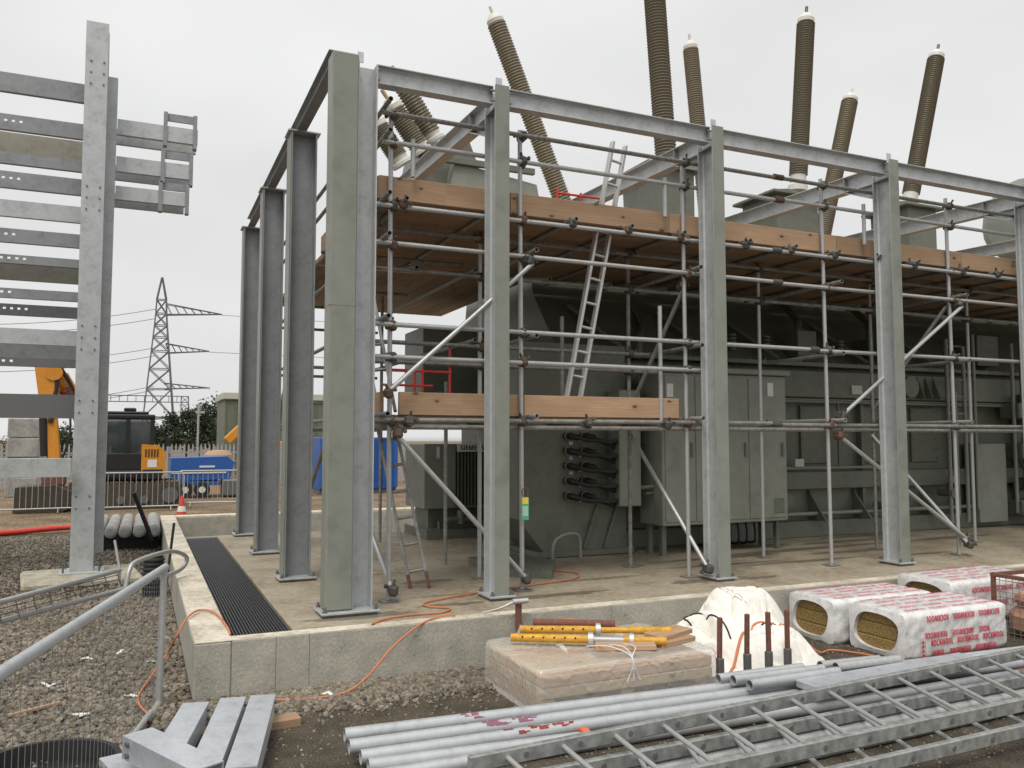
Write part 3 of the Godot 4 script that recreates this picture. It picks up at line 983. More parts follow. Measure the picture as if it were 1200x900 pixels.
func transformer() -> void:
	var t := thing("power_transformer", "huge dull green oil filled power transformer with tall brown bushings", "transformer", V(9.0, S, -10.5))
	var at := Transform3D(Basis(), -t.position)
	var g := Geo.new()
	# tank with the sloping cover
	g.prism(PackedVector2Array([Vector2(-9.2, 0.62), Vector2(-9.2, 2.80), Vector2(-10.0, 3.72), Vector2(-10.1, 4.35), Vector2(-12.4, 4.35), Vector2(-12.7, 3.0), Vector2(-12.7, 0.62)]), 11.6, at * Transform3D(Basis(V(0, 0, 1), V(0, 1, 0), V(1, 0, 0)), V(4.78, 0, 0)))
	var tank := part(t, "tank", g, M.green)
	g = Geo.new()
	bx(g, 4.4, 16.6, S, 0.62, -9.06, -12.75, 0.01)
	part(tank, "base_skid", g, M.green, at)
	g = Geo.new()
	bx(g, 5.5, 16.3, 2.36, 2.74, -9.02, -9.2, 0.01)
	part(tank, "upper_girth_beam", g, M.green, at)
	g = Geo.new()
	bx(g, 7.6, 16.3, 1.06, 1.31, -9.06, -9.2, 0.01)
	part(tank, "lower_girth_beam", g, M.green, at)
	g = Geo.new()
	bx(g, 5.5, 16.3, 2.80, 2.86, -8.98, -9.25, 0.006)
	part(tank, "cover_flange", g, M.green, at)
	for x in [8.2, 9.75, 10.55, 11.7, 13.2, 14.6]:
		g = Geo.new()
		bx(g, x - 0.03, x + 0.03, 0.62, 2.36, -9.1, -9.2, 0.004)
		part(tank, "vertical_rib", g, M.green, at)
	for x in [8.9, 10.05, 11.1]:
		g = Geo.new()
		bx(g, x - 0.28, x + 0.28, 1.42, 2.25, -9.16, -9.2, 0.005)
		for sx in [-0.25, 0.25]:
			for k in 6:
				g.tube(V(x + sx, 1.48 + k * 0.142, -9.15), V(x + sx, 1.48 + k * 0.142, -9.185), 0.014, 6)
		part(tank, "bolted_cover", g, M.green, at)
	for x in [8.75, 9.6, 11.0]:
		g = Geo.new()
		g.prism(PackedVector2Array([Vector2(-9.2, 1.06), Vector2(-8.85, 0.62), Vector2(-9.2, 0.62)]), 0.03, at * Transform3D(Basis(V(0, 0, 1), V(0, 1, 0), V(1, 0, 0)), V(x, 0, 0)))
		part(tank, "gusset", g, M.green)
	# gusset fins and an end cap on the girth beam
	g = Geo.new()
	g.tube(V(10.55, 2.55, -9.0), V(10.55, 2.55, -8.9), 0.16, 20)
	part(tank, "trunnion", g, M.green, at)
	for k in 3:
		g = Geo.new()
		g.prism(PackedVector2Array([Vector2(-9.02, 2.38), Vector2(-8.88, 2.38), Vector2(-9.02, 2.72)]), 0.02, at * Transform3D(Basis(V(0, 0, 1), V(0, 1, 0), V(1, 0, 0)), V(10.8 + k * 0.17, 0, 0)))
		part(tank, "fin", g, M.green)
	# slanting supports and boxes in the shade below the deck
	for x in [5.2, 6.6, 7.7, 9.4, 10.9]:
		g = Geo.new()
		g.bar(V(x, 3.55, -9.75), V(x + 0.5, 2.9, -9.1), 0.12, 0.05, 0.006)
		part(tank, "cover_rib", g, M.green, at)
	for q in [[8.55, 2.95, 0.35, 0.38], [10.1, 3.0, 0.4, 0.3], [12.3, 2.95, 0.5, 0.5]]:
		g = Geo.new()
		bx(g, q[0], q[0] + q[2], q[1], q[1] + q[3], -9.1, -9.6, 0.01)
		part(tank, "terminal_box", g, M.green, at)
	for q in [[7.5, 3.0], [8.1, 3.0], [9.5, 3.0]]:
		g = Geo.new()
		for k in 5:
			g.tube(V(q[0], q[1] + k * 0.05, -9.25), V(q[0], q[1] + k * 0.05 + 0.03, -9.25), 0.055, 12)
		part(tank, "spring_stack", g, M.green, at)
	for k in 42:
		g = Geo.new()
		g.tube(V(5.62 + 0.25 * k, 2.79, -9.03), V(5.62 + 0.25 * k, 2.885, -9.03), 0.018, 6)
		part(tank, "flange_bolt", g, M.green, at)
	for q in [[8.35, 1.38, 0.16, 0.11], [9.45, 2.42, 0.2, 0.13], [10.2, 2.46, 0.1, 0.16], [11.5, 1.1, 0.14, 0.1]]:
		g = Geo.new()
		bx(g, q[0], q[0] + q[2], q[1], q[1] + q[3], -8.995, -9.05, 0.002)
		part(tank, "name_plate", g, M.grey_label, at)
	for q in [[7.62, 2.30, 13.2, 2.30, 0.018], [7.62, 1.36, 10.4, 1.36, 0.022], [8.05, 0.72, 12.0, 0.72, 0.03], [7.7, 2.33, 12.8, 2.33, 0.012]]:
		g = Geo.new()
		g.tube(V(q[0], q[1], -9.03), V(q[2], q[3], -9.03), q[4], 8)
		part(tank, "conduit", g, M.olive, at)
	for q in [[8.05, 0.72, 2.3], [9.2, 1.36, 2.3], [10.38, 0.72, 1.36], [12.0, 0.72, 2.3]]:
		g = Geo.new()
		g.tube(V(q[0], q[1], -9.03), V(q[0], q[2], -9.03), 0.02, 8)
		part(tank, "conduit", g, M.green, at)
	for q in [[8.05, 0.95], [9.95, 0.80], [11.3, 0.95]]:
		g = Geo.new()
		g.tube(V(q[0], q[1], -9.1), V(q[0], q[1], -8.84), 0.055, 14)
		g.tube(V(q[0], q[1], -8.84), V(q[0], q[1], -8.81), 0.085, 14)
		g.tube(V(q[0], q[1], -8.93), V(q[0], q[1] + 0.16, -8.93), 0.02, 8)
		g.tube(V(q[0] - 0.06, q[1] + 0.16, -8.93), V(q[0] + 0.06, q[1] + 0.16, -8.93), 0.012, 8)
		part(tank, "oil_valve", g, M.green, at)
	for q in [[5.9, 3.1], [7.1, 3.05], [8.6, 3.35], [10.0, 3.4]]:
		g = Geo.new()
		g.path(curve([V(q[0], 2.86, -9.15), V(q[0] + 0.05, q[1], -9.2), V(q[0] + 0.3, q[1] + 0.2, -9.5), V(q[0] + 0.4, q[1] + 0.5, -9.9)], 6), 0.05, 10)
		part(tank, "cover_pipe", g, M.green, at)
	# cable box on the left front with black hoses
	g = Geo.new()
	g.prism(PackedVector2Array([Vector2(3.97, 0.85), Vector2(3.97, 2.9), Vector2(5.42, 2.9), Vector2(5.42, 0.46), Vector2(4.3, 0.46)]), -0.85, at * Transform3D(Basis(), V(0, 0, -8.72)))
	var cb := part(t, "cable_box", g, M.green)
	g = Geo.new()
	bx(g, 4.2, 5.5, S + 0.005, 0.46, -8.66, -9.6, 0.006)
	part(cb, "foot_plate", g, M.green, at)
	for k in 2:
		g = Geo.new()
		g.bar(V(5.28 - k * 0.28, 0.98, -8.70), V(5.1 - k * 0.28, 0.48, -8.70), 0.05, 0.03, 0.004)
		part(cb, "strut", g, M.green, at)
	for row in 5:
		var y := 1.80 - row * 0.175
		g = Geo.new()
		for k in 2:
			var x := 4.60 + k * 0.22
			g.tube(V(x, y, -8.72), V(x, y, -8.60), 0.045, 12)
			g.tube(V(x, y, -8.60), V(x + 0.06, y - 0.02, -8.53), 0.036, 10)
		part(cb, "cable_gland", g, M.black, at)
		for k in 2:
			g = Geo.new()
			var x := 4.60 + k * 0.22
			g.path(curve([V(x + 0.05, y - 0.02, -8.54), V(x + 0.18, y - 0.05 - 0.02 * k, -8.48), V(x + 0.34, y - 0.06, -8.50), V(5.16, y - 0.13 + 0.05 * k, -8.56)], 6), 0.026, 8)
			part(cb, "hose", g, M.rubber, at)
		g = Geo.new()
		g.tube(V(4.60, y, -8.665), V(4.60, y, -8.645), 0.052, 12)
		g.tube(V(4.82, y, -8.665), V(4.82, y, -8.645), 0.052, 12)
		part(cb, "brass_ring", g, M.copper, at)
		g = Geo.new()
		for k in 3:
			g.tube(V(4.70 + 0.19 * k, y - 0.06, -8.57), V(4.70 + 0.19 * k, y - 0.06, -8.55), 0.011, 6)
		if row < 3:
			g.box(V(4.66, y - 0.085, -8.712), V(0.05, 0.04, 0.006))
		part(cb, "marker", g, M.grey_label, at)
	g = Geo.new()
	bx(g, 5.17, 5.47, 0.97, 2.35, -8.45, -8.72, 0.01)
	part(t, "marshalling_panel", g, M.olive, at)
	# control cabinet on legs
	g = Geo.new()
	bx(g, 5.60, 7.48, 0.745, 2.56, -8.2, -8.7, 0.012)
	var cab := part(t, "control_cabinet", g, M.olive, at)
	g = Geo.new()
	bx(g, 5.56, 7.52, 2.562, 2.63, -8.15, -8.74, 0.012)
	part(cab, "cabinet_roof", g, M.olive)
	for q in [[5.635, 6.06], [6.075, 6.86], [6.875, 7.445]]:
		g = Geo.new()
		bx(g, q[0], q[1], 0.79, 2.52, -8.188, -8.2, 0.004)
		var door := part(cab, "door", g, M.olive)
		g = Geo.new()
		bx(g, q[1] - 0.07, q[1] - 0.04, 1.55, 1.72, -8.165, -8.19, 0.005)
		part(door, "handle", g, M.steel_dark)
	for q in [[5.66, 2.26, 0.09, 0.16], [7.17, 2.3, 0.09, 0.17]]:
		g = Geo.new()
		bx(g, q[0], q[0] + q[2], q[1], q[1] + q[3], -8.180, -8.187)
		part(cab, "label_plate", g, M.white)
	g = Geo.new()
	bx(g, 7.25, 7.40, 0.85, 1.03, -8.176, -8.187, 0.003)
	part(cab, "vent", g, M.green)
	for x in [5.68, 7.40]:
		g = Geo.new()
		bx(g, x - 0.03, x + 0.03, S, 0.745, -8.3, -8.36)
		bx(g, x - 0.03, x + 0.03, S, 0.745, -8.58, -8.64)
		part(cab, "leg", g, M.green)
	for k in 7:
		g = Geo.new()
		var x := 6.35 + k * 0.13
		g.path(curve([V(x, 0.76, -8.45), V(x + 0.02, 0.6, -8.44), V(x + 0.05, 0.46, -8.5), V(x + 0.25, 0.41, -8.9)], 5), 0.014, 6)
		part(cab, "cable", g, M.rubber)
	g = Geo.new()
	g.tube(V(5.45, 1.18, -8.5), V(5.75, 1.22, -8.3), 0.03, 10)
	g.tube(V(5.5, 1.12, -8.4), V(5.72, 1.12, -8.4), 0.022, 10)
	g.tube(V(5.62, 1.22, -8.34), V(5.62, 1.32, -8.34), 0.04, 10)
	part(t, "valve", g, M.green, at)
	# cooler with louvres and name board
	g = Geo.new()
	bx(g, 3.6, 5.1, 0.80, 1.70, -11.02, -11.9, 0.012)
	var co := part(t, "cooler", g, M.olive, at)
	g = Geo.new()
	bx(g, 4.06, 5.02, 0.84, 1.66, -11.0, -11.02)
	part(co, "louvre_shade_plate", g, M.black)  # flat black plate; the shade between the slats is put into its colour
	for k in 19:
		g = Geo.new()
		bx(g, 4.08 + k * 0.05, 4.098 + k * 0.05, 0.84, 1.66, -10.975, -11.0)
		part(co, "slat", g, M.green)
	g = Geo.new()
	bx(g, 4.06, 5.0, 1.59, 1.70, -10.955, -10.965)
	var sg := part(co, "name_board", g, M.white)
	part(sg, "lettering", text_mesh("SIEMENS", 0.062), M.black, Transform3D(Basis(), V(4.285, 1.645, -10.953)))
	g = Geo.new()
	bx(g, 3.78, 3.82, 1.50, 1.66, -11.005, -11.02)
	part(co, "label_plate", g, M.white)
	g = Geo.new()
	bx(g, 3.62, 5.1, S, 0.52, -10.95, -12.0)
	bx(g, 3.72, 4.9, 0.52, 0.80, -11.2, -11.8)
	part(co, "cooler_base", g, M.green)
	g = Geo.new()
	bx(g, 3.6, 4.76, 1.96, 3.35, -11.1, -12.0, 0.012)
	part(t, "cooler_upper_box", g, M.green, at)
	g = Geo.new()
	g.tube(V(3.85, 0.62, -11.1), V(3.85, S + 0.01, -11.1), 0.03, 8)
	g.tube(V(4.4, 0.66, -10.9), V(3.9, 0.66, -10.9), 0.04, 10)
	g.tube(V(4.1, 0.6, -10.9), V(4.1, 0.78, -10.9), 0.055, 10)
	part(t, "pipework", g, M.green, at)
	# panels, pipes and fittings on the right
	g = Geo.new()
	bx(g, 11.95, 12.6, 0.47, 1.70, -8.9, -9.15, 0.01)
	part(t, "side_panel", g, M.olive, at)
	for q in [[11.25, 0.5, 3.3, 0.03], [11.42, 0.62, 2.5, 0.022], [11.62, 0.5, 3.2, 0.03], [11.85, 0.7, 3.4, 0.025], [12.75, 0.6, 3.3, 0.03], [13.0, 0.6, 3.3, 0.045], [13.6, 0.9, 3.5, 0.03]]:
		g = Geo.new()
		g.tube(V(q[0], q[1], -8.85), V(q[0], q[2], -8.85), q[3], 8)
		part(t, "riser_pipe", g, M.olive, at)
	for k in 6:
		g = Geo.new()
		g.tube(V(11.25, 1.9 + 0.26 * k, -8.85), V(11.62, 1.9 + 0.26 * k, -8.85), 0.014, 6)
		part(t, "climbing_rung", g, M.olive, at)
	for q in [[12.8, 1.45, 0.55, 0.26], [13.0, 0.95, 0.7, 0.2], [12.75, 2.1, 0.25, 0.25], [13.1, 2.0, 0.35, 0.5], [12.75, 0.55, 0.9, 0.25], [13.5, 1.3, 0.4, 0.5]]:
		g = Geo.new()
		bx(g, q[0], q[0] + q[2], q[1], q[1] + q[3], -8.75, -9.1, 0.02)
		part(t, "fitting", g, M.green, at)
	g = Geo.new()
	for k in 8:
		g.tube(V(12.86 + 0.13 * (k % 4), 1.53 + 0.11 * (k / 4), -8.74), V(12.86 + 0.13 * (k % 4), 1.53 + 0.11 * (k / 4), -8.72), 0.035, 10)
	part(t, "gauge_cluster", g, M.grey_label, at)
	for k in 5:
		g = Geo.new()
		g.path(curve([V(12.7 + 0.2 * k, 1.45, -8.75), V(12.75 + 0.2 * k, 1.25, -8.68), V(12.9 + 0.15 * k, 1.2, -8.7), V(13.0 + 0.1 * k, 1.0, -8.78)], 5), 0.018, 6)
		part(t, "flexible_conduit", g, M.black, at)
	g = Geo.new()
	g.tube(V(12.72, S, -8.6), V(12.72, 0.75, -8.6), 0.04, 10)
	g.tube(V(12.72, 0.55, -8.6), V(13.2, 0.55, -8.6), 0.05, 10)
	part(t, "drain_valve", g, M.rust, at)
	# conservator ends high up at the right
	g = Geo.new()
	g.lathe([Vector2(0, 0), Vector2(0.62, 0.03), Vector2(0.76, 0.12), Vector2(0.8, 0.35), Vector2(0.8, 4.0)], 24, Transform3D(Basis(V(0, 0, -1), V(1, 0, 0), V(0, -1, 0)), V(14.55, 5.8, -9.9)))
	part(t, "conservator", g, M.olive, at)
	# bushing turrets
	for q in [[6.36, 7.08, -9.5, 5.55], [8.56, 9.38, -9.5, 5.42], [11.30, 11.95, -9.5, 5.55]]:
		g = Geo.new()
		g.prism(PackedVector2Array([Vector2(q[0] + 0.05, 4.3), Vector2(q[0], q[3]), Vector2(q[1], q[3]), Vector2(q[1] - 0.0, 4.3)]), -0.75, at * Transform3D(Basis(), V(0, 0, q[2])))
		var tu := part(t, "turret", g, M.green)
		g = Geo.new()
		bx(g, q[0] - 0.12, q[1] + 0.12, q[3], q[3] + 0.045, q[2] + 0.1, q[2] - 0.85, 0.008)
		g.tube(V((q[0] + q[1]) * 0.5, q[3] + 0.045, q[2] - 0.4), V((q[0] + q[1]) * 0.5 , q[3] + 0.16, q[2] - 0.4), 0.27, 20)
		part(tu, "turret_flange", g, M.green, at)
	# high voltage bushings: front fan of three, rear fan of three
	bushing(t, at, V(6.90, 5.68, -9.9), V(6.66, 9.15, -9.9), 0.16, 72, 0.2, M.steel_dark)
	bushing(t, at, V(9.36, 5.66, -9.9), V(9.63, 8.58, -9.9), 0.145, 66, 0.26, M.steel_dark)
	bushing(t, at, V(11.80, 5.70, -9.9), V(12.63, 8.56, -9.9), 0.145, 66, 0.24, M.steel_dark)
	for q in [[V(6.50, 5.2, -12.0), V(5.04, 8.60, -12.0), 0.165], [V(9.22, 5.6, -12.0), V(8.90, 8.93, -12.0), 0.15], [V(11.80, 5.2, -12.0), V(12.79, 8.62, -12.0), 0.17]]:
		bushing(t, at, q[0], q[1], q[2] * 0.95, 74, 0.2, M.porcelain, M.taupe)
		g = Geo.new()
		g.tube(q[0] - (q[1] - q[0]).normalized() * 1.2, q[0], 0.3, 18)
		part(t, "turret", g, M.green, at)
	# low voltage turret and three short bushings
	g = Geo.new()
	g.prism(PackedVector2Array([Vector2(2.9, 4.3), Vector2(3.15, 5.45), Vector2(3.72, 5.62), Vector2(4.25, 4.3)]), -0.9, at * Transform3D(Basis(), V(0, 0, -9.7)))
	var lt := part(t, "turret", g, M.green)
	g = Geo.new()
	g.prism(PackedVector2Array([Vector2(3.30, 4.3), Vector2(3.48, 5.2), Vector2(4.6, 5.05), Vector2(4.75, 4.3)]), -0.7, at * Transform3D(Basis(), V(0, 0, -9.5)))
	part(lt, "turret_panel", g, M.olive)
	g = Geo.new()
	bx(g, 3.3, 4.55, 5.16, 5.24, -9.44, -9.5, 0.005)
	part(lt, "turret_flange", g, M.green, at)
	for q in [[V(3.14, 5.34, -9.75), V(2.70, 5.93, -9.75)], [V(3.36, 5.58, -9.9), V(2.86, 6.32, -9.9)], [V(2.84, 5.10, -9.6), V(2.46, 5.62, -9.6)]]:
		bushing(t, at, q[0], q[1], 0.13, 16, 0.11, M.copper)
	# steps: small drain cover plate standing on the slab is its own thing
	var lid := thing("floor_cover_plate", "low dull green steel cover plate lying on the slab", "cover plate", V(3.75, S, -8.0))
	g = Geo.new()
	g.prism(PackedVector2Array([Vector2(-0.42, 0.62), Vector2(0.12, 0.66), Vector2(0.36, 0.05), Vector2(-0.02, -0.62), Vector2(-0.36, -0.3)]), 0.08, Transform3D(Basis(V(1, 0, 0), V(0, 0, -1), V(0, 1, 0)), V(0, 0.0, 0)))
	part(lid, "plate", g, M.green)
	g = Geo.new()
	for q in [[-0.3, 0.5], [0.24, 0.02], [-0.06, -0.5]]:
		g.tube(V(q[0], 0.08, -q[1]), V(q[0], 0.095, -q[1]), 0.02, 8)
	part(lid, "lifting_eye", g, M.steel_dark)
	# earthing loop beside the cable box
	g = Geo.new()
	g.path(curve([V(0, 0.0, 0), V(0.02, 0.22, 0.02), V(0.18, 0.3, 0.03), V(0.34, 0.26, 0.0), V(0.36, 0.02, 0)], 7), 0.018, 8)
	var lp := part(self, "conduit_loop", g, M.galv_tan, Transform3D(Basis(), V(4.28, S, -8.45)))
	tag(lp, "bent dull conduit loop standing on the slab by the cable box", "conduit")

func rail(g: Geo, x0: float, x1: float, y0: float, y1: float, z: float, holes: float) -> void:
	# a C rail along x; where holes is given a row of slots is left open in the web near that x
	var d := y1 - y0
	for s in [y0 + 0.003, y1 - 0.003]:
		bx(g, x0, x1, s - 0.003, s + 0.003, z, z - 0.07)
	if holes == 0.0:
		bx(g, x0, x1, y0 + 0.006, y1 - 0.006, z, z - 0.005)
		return
	var ym := y0 + d * 0.6
	bx(g, x0, x1, y0 + 0.006, ym - 0.014, z, z - 0.005)
	bx(g, x0, x1, ym + 0.014, y1 - 0.006, z, z - 0.005)
	var x := x0
	for k in 6:
		var h := holes + k * 0.085
		bx(g, x, h, ym - 0.014, ym + 0.014, z, z - 0.005)
		x = h + 0.034
	bx(g, x, x1, ym - 0.014, ym + 0.014, z, z - 0.005)

func left_frame() -> void:
	var t := thing("steel_post_frame", "tall galvanised steel post with stacked horizontal cladding rails on a concrete footing", "steel frame", V(-0.62, 0, -11.8))
	var at := Transform3D(Basis(), -t.position)
	var g := Geo.new()
	g.isec(V(-0.62, 0.12, -11.88), V(-0.645, 7.18, -11.88), V(0, 0, 1), 0.27, 0.265, 0.016, 0.011)
	var post := part(t, "post", g, M.galv, at)
	g = Geo.new()
	for y in [0.9, 1.05, 2.1, 2.25, 2.9, 3.05, 3.2, 4.7, 4.85, 5.0, 6.35, 6.5, 6.65]:
		for sx in [-0.075, 0.075]:
			g.tube(V(-0.632 + sx, y, -11.744), V(-0.632 + sx, y, -11.734), 0.012, 8)
	part(post, "bolt_hole_discs", g, M.steel_dark)  # raised dark discs; the darkness of open bolt holes is put into their colour
	g = Geo.new()
	g.box(V(-0.62, 0.11, -11.88), V(0.5, 0.025, 0.5), Basis(), 0.003)
	part(post, "base_plate", g, M.galv)
	for sx in [-0.2, 0.2]:
		for sz in [-0.2, 0.2]:
			g = Geo.new()
			g.tube(V(-0.62 + sx, 0.05, -11.88 + sz), V(-0.62 + sx, 0.24, -11.88 + sz), 0.014, 6)
			part(post, "anchor_bolt", g, M.steel_dark)
	g = Geo.new()
	g.csec(V(-0.475, 0.3, -12.16), V(-0.48, 6.62, -12.16), V(-1, 0, 0), 0.16, 0.12, 0.009, 0.0)
	part(t, "rear_post", g, M.galv, at)
	var rails := [[6.463, 6.214, 0, 0.0], [5.92, 5.716, 0, -1.95], [5.943, 5.667, 1, 0.0], [5.424, 5.278, 0, 0.0], [5.177, 4.964, 0, -1.95], [4.807, 4.595, 0, 0.0], [4.44, 4.262, 0, -1.98], [4.106, 3.995, 0, -1.85], [4.144, 3.92, 1, 0.0], [3.675, 3.553, 0, -2.0], [3.59, 3.437, 1, -1.9], [3.168, 2.97, 0, 0.0], [3.051, 2.864, 1, -2.25], [2.795, 2.686, 0, -1.95], [2.336, 2.032, 0, 0.0]]
	for r in rails:
		g = Geo.new()
		rail(g, -9.0, -0.74 if r[2] == 0 else -0.5, r[1], r[0], [-12.1, -12.9][r[2]], r[3])
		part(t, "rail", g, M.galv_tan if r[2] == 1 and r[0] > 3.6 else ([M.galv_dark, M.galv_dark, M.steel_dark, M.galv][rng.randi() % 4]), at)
	g = Geo.new()
	bx(g, -1.55, -0.76, 1.30, 1.53, -11.56, -11.62, 0.003)
	bx(g, -4.0, -1.555, 1.28, 1.52, -11.57, -11.62, 0.003)
	part(t, "rail", g, M.galv, at)
	# bracket rails on the right with their end frames
	for q in [[6.06, 5.85, 0.62], [5.55, 5.345, 0.55], [5.148, 4.965, 0.48]]:
		g = Geo.new()
		rail(g, -0.39, q[2], q[1], q[0], -12.1, 0.0)
		rail(g, -0.52, q[2], q[1], q[0], -12.5, 0.0)
		part(t, "bracket_rail", g, M.galv, at)
	g = Geo.new()
	for q in [[0.18, 6.25, 0.56, 6.25, 6.08], [0.16, 5.72, 0.52, 5.72, 5.56], [0.14, 5.28, 0.48, 5.28, 5.16]]:
		bx(g, q[0], q[0] + 0.05, q[4] - 0.3, q[1], -12.08, -12.2)
		bx(g, q[2], q[2] + 0.05, q[4] - 0.3, q[1], -12.08, -12.2)
		bx(g, q[0] + 0.05, q[2], q[1] - 0.11, q[1] - 0.005, -12.12, -12.15)
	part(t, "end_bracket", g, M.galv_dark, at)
	g = Geo.new()
	g.box(V(0, 0.05, 0), V(1.3, 0.1, 1.15), Basis.from_euler(V(0, 0.12, 0)), 0.03)
	var ft := part(self, "concrete_footing", g, M.footing, Transform3D(Basis(), V(-0.62, 0.0, -11.75)))
	tag(ft, "rough low concrete footing under the tall galvanised post", "footing")

func lattice(g: Geo, a: Vector3, b: Vector3, w: float) -> void:
	g.bar(a, b, w, w)

func background() -> void:
	var g: Geo
	# pylon about 225 m away
	var pt := thing("transmission_pylon", "steel lattice transmission pylon rising behind the excavator cab", "pylon", V(4.05, 0, -225))
	var hw := func(y: float) -> float:
		return lerpf(4.1, 1.25, clampf(y / 33.0, 0.0, 1.0)) if y < 37.0 else lerpf(1.1, 0.05, clampf((y - 37.0) / 5.7, 0, 1))
	var lv := [0.0, 7.5, 14.5, 19.5, 24.0, 27.5, 30.5, 33.5, 37.0, 42.7]
	for sx in [-1, 1]:
		for sz in [-1, 1]:
			g = Geo.new()
			for i in lv.size() - 1:
				g.bar(V(sx * hw.call(lv[i]), lv[i], sz * hw.call(lv[i])), V(sx * hw.call(lv[i + 1]), lv[i + 1], sz * hw.call(lv[i + 1])), 0.34, 0.34)
			part(pt, "leg", g, M.far_steel)
	g = Geo.new()
	for i in lv.size() - 2:
		for s in [-1, 1]:
			var a: float = hw.call(lv[i])
			var b: float = hw.call(lv[i + 1])
			g.bar(V(-a, lv[i], s * a), V(b, lv[i + 1], s * b), 0.2, 0.2)
			g.bar(V(a, lv[i], s * a), V(-b, lv[i + 1], s * b), 0.2, 0.2)
			g.bar(V(s * a, lv[i], -a), V(s * b, lv[i + 1], b), 0.2, 0.2)
			g.bar(V(-b, lv[i + 1], s * b), V(b, lv[i + 1], s * b), 0.2, 0.2)
	part(pt, "bracing", g, M.far_steel)
	for q in [[36.0, 33.3, 34.2, 14.5], [26.0, 23.6, 24.5, 11.6], [16.0, 14.6, 15.1, 12.0]]:
		g = Geo.new()
		for s in [-1.0, 1.0]:
			g.bar(V(1.2, q[0], s), V(q[3], q[2], s * 0.2), 0.2, 0.2)
			g.bar(V(1.3, q[1], s), V(q[3], q[2], s * 0.2), 0.24, 0.24)
			for k in 7:
				var f0 := k / 7.0
				var f1 := (k + 0.6) / 7.0
				g.bar(V(lerpf(1.2, q[3], f0), lerpf(q[0], q[2], f0), s * (1 - f0)), V(lerpf(1.3, q[3], f1), lerpf(q[1], q[2], f1), s * (1 - f1)), 0.12, 0.12)
		part(pt, "cross_arm", g, M.far_steel)
	for q in [[34.6, 31.0], [32.2, 29.0], [24.8, 22.5], [22.8, 20.6], [15.2, 13.0], [14.2, 12.4]]:
		g = Geo.new()
		var pts := []
		for k in 13:
			var f := k / 12.0
			pts.append(V(-46.0 * f, lerpf(q[0], q[1] - 4.0, f) - 6.0 * f * (1.0 - f), 10.0 * f))
		g.path(pts, 0.07, 4)
		tag(part(self, "overhead_line", g, M.wire, Transform3D(Basis(), V(2.8, 0, -225))), "thin overhead power line sagging away from the lattice pylon", "power line", "overhead lines on the pylon")
	for q in [[34.0, 14.4], [24.3, 11.5]]:
		g = Geo.new()
		g.path([V(0, q[0], 0), V(40, q[0] - 0.6, 3), V(90, q[0] + 0.3, 6)], 0.06, 4)
		tag(part(self, "overhead_line", g, M.wire, Transform3D(Basis(), V(4.05 + q[1], 0, -225))), "thin overhead power line running from a cross arm tip", "power line", "overhead lines on the cross arms")
	# substation gantry
	var ga := thing("substation_gantry", "grey lattice busbar gantry in front of the pylon", "gantry", V(5.4, 0, -120))
	g = Geo.new()
	for s in [0.0, 0.8]:
		g.bar(V(-14, 6.8 + s, 0), V(0.5, 6.85 + s, 0), 0.12, 0.12)
	for k in 14:
		g.bar(V(-14 + k, 6.8, 0), V(-14 + k, 7.6, 0), 0.08, 0.08)
	part(ga, "lattice_beam", g, M.far_steel)
	g = Geo.new()
	for sx in [-0.45, 0.45]:
		g.bar(V(sx, 0, 0), V(sx, 7.6, 0), 0.14, 0.14)
	for k in 9:
		g.bar(V(-0.45, k * 0.85, 0), V(0.45, k * 0.85 + 0.8, 0), 0.08, 0.08)
		g.bar(V(0.45, k * 0.85, 0), V(-0.45, k * 0.85 + 0.8, 0), 0.08, 0.08)
	part(ga, "lattice_leg", g, M.far_steel)
	for q in [[2.9, -100, 6.2], [4.9, -55, 4.9], [1.9, -52, 3.9]]:
		g = Geo.new()
		g.tube(V(0, 0, 0), V(0, q[2], 0), 0.07, 6)
		g.box(V(0.1, q[2] - 0.5, 0), V(0.5, 0.14, 0.14))
		tag(part(self, "lighting_pole", g, M.palisade, Transform3D(Basis(), V(q[0] + 1.2, 0, q[1]))), "thin grey pole with a small head near the green shed", "pole", "thin poles by the trees")
	# olive shed
	var sh := thing("green_shed", "olive green clad shed with a pale eaves strip behind the yard", "building", V(9.2, 0, -62))
	g = Geo.new()
	bx(g, -3.95, 4.2, 0, 4.55, -4, 2, 0.05)
	part(sh, "wall", g, M.shed_green)
	g = Geo.new()
	bx(g, -4.1, 4.35, 4.55, 5.05, -4.2, 2.2, 0.05)
	part(sh, "roof", g, mat(lin(0.42, 0.43, 0.38), 0.6))
	for k in 12:
		g = Geo.new()
		bx(g, -3.9 + k * 0.68, -3.84 + k * 0.68, 0.0, 4.5, 2.0, 2.05)
		part(sh, "cladding_rib", g, M.shed_green)
	g = Geo.new()
	bx(g, 0.8, 2.2, 0.0, 2.3, 2.0, 2.07)
	part(sh, "door", g, M.green)
	# trees beyond the fence
	var k2 := 0
	for q in [[3.0, -92, 4.6, 1.1], [4.3, -90, 4.9, 1.3], [5.5, -88, 5.2, 1.5], [6.6, -90, 5.9, 1.5], [7.7, -86, 6.3, 1.7], [8.9, -92, 6.1, 1.6], [1.6, -95, 3.2, 1.3], [-4.0, -96, 3.0, 1.8], [-7.0, -94, 2.9, 1.9], [-10.0, -95, 3.0, 2.0]]:
		k2 += 1
		var tr := thing("dark_tree", "dark leafy tree standing beyond the palisade fence" if q[0] > 2.0 else "low dark hedge tree on the far field edge", "tree", V(q[0], 0, q[1]), 0.0, "trees beyond the fence" if q[0] > 2.0 else "far hedge trees")
		var r := RandomNumberGenerator.new()
		r.seed = 200 + k2
		g = Geo.new()
		g.tube(V(0, 0, 0), V(0.1, q[2] * 0.75, 0), 0.13, 6, 0.04)
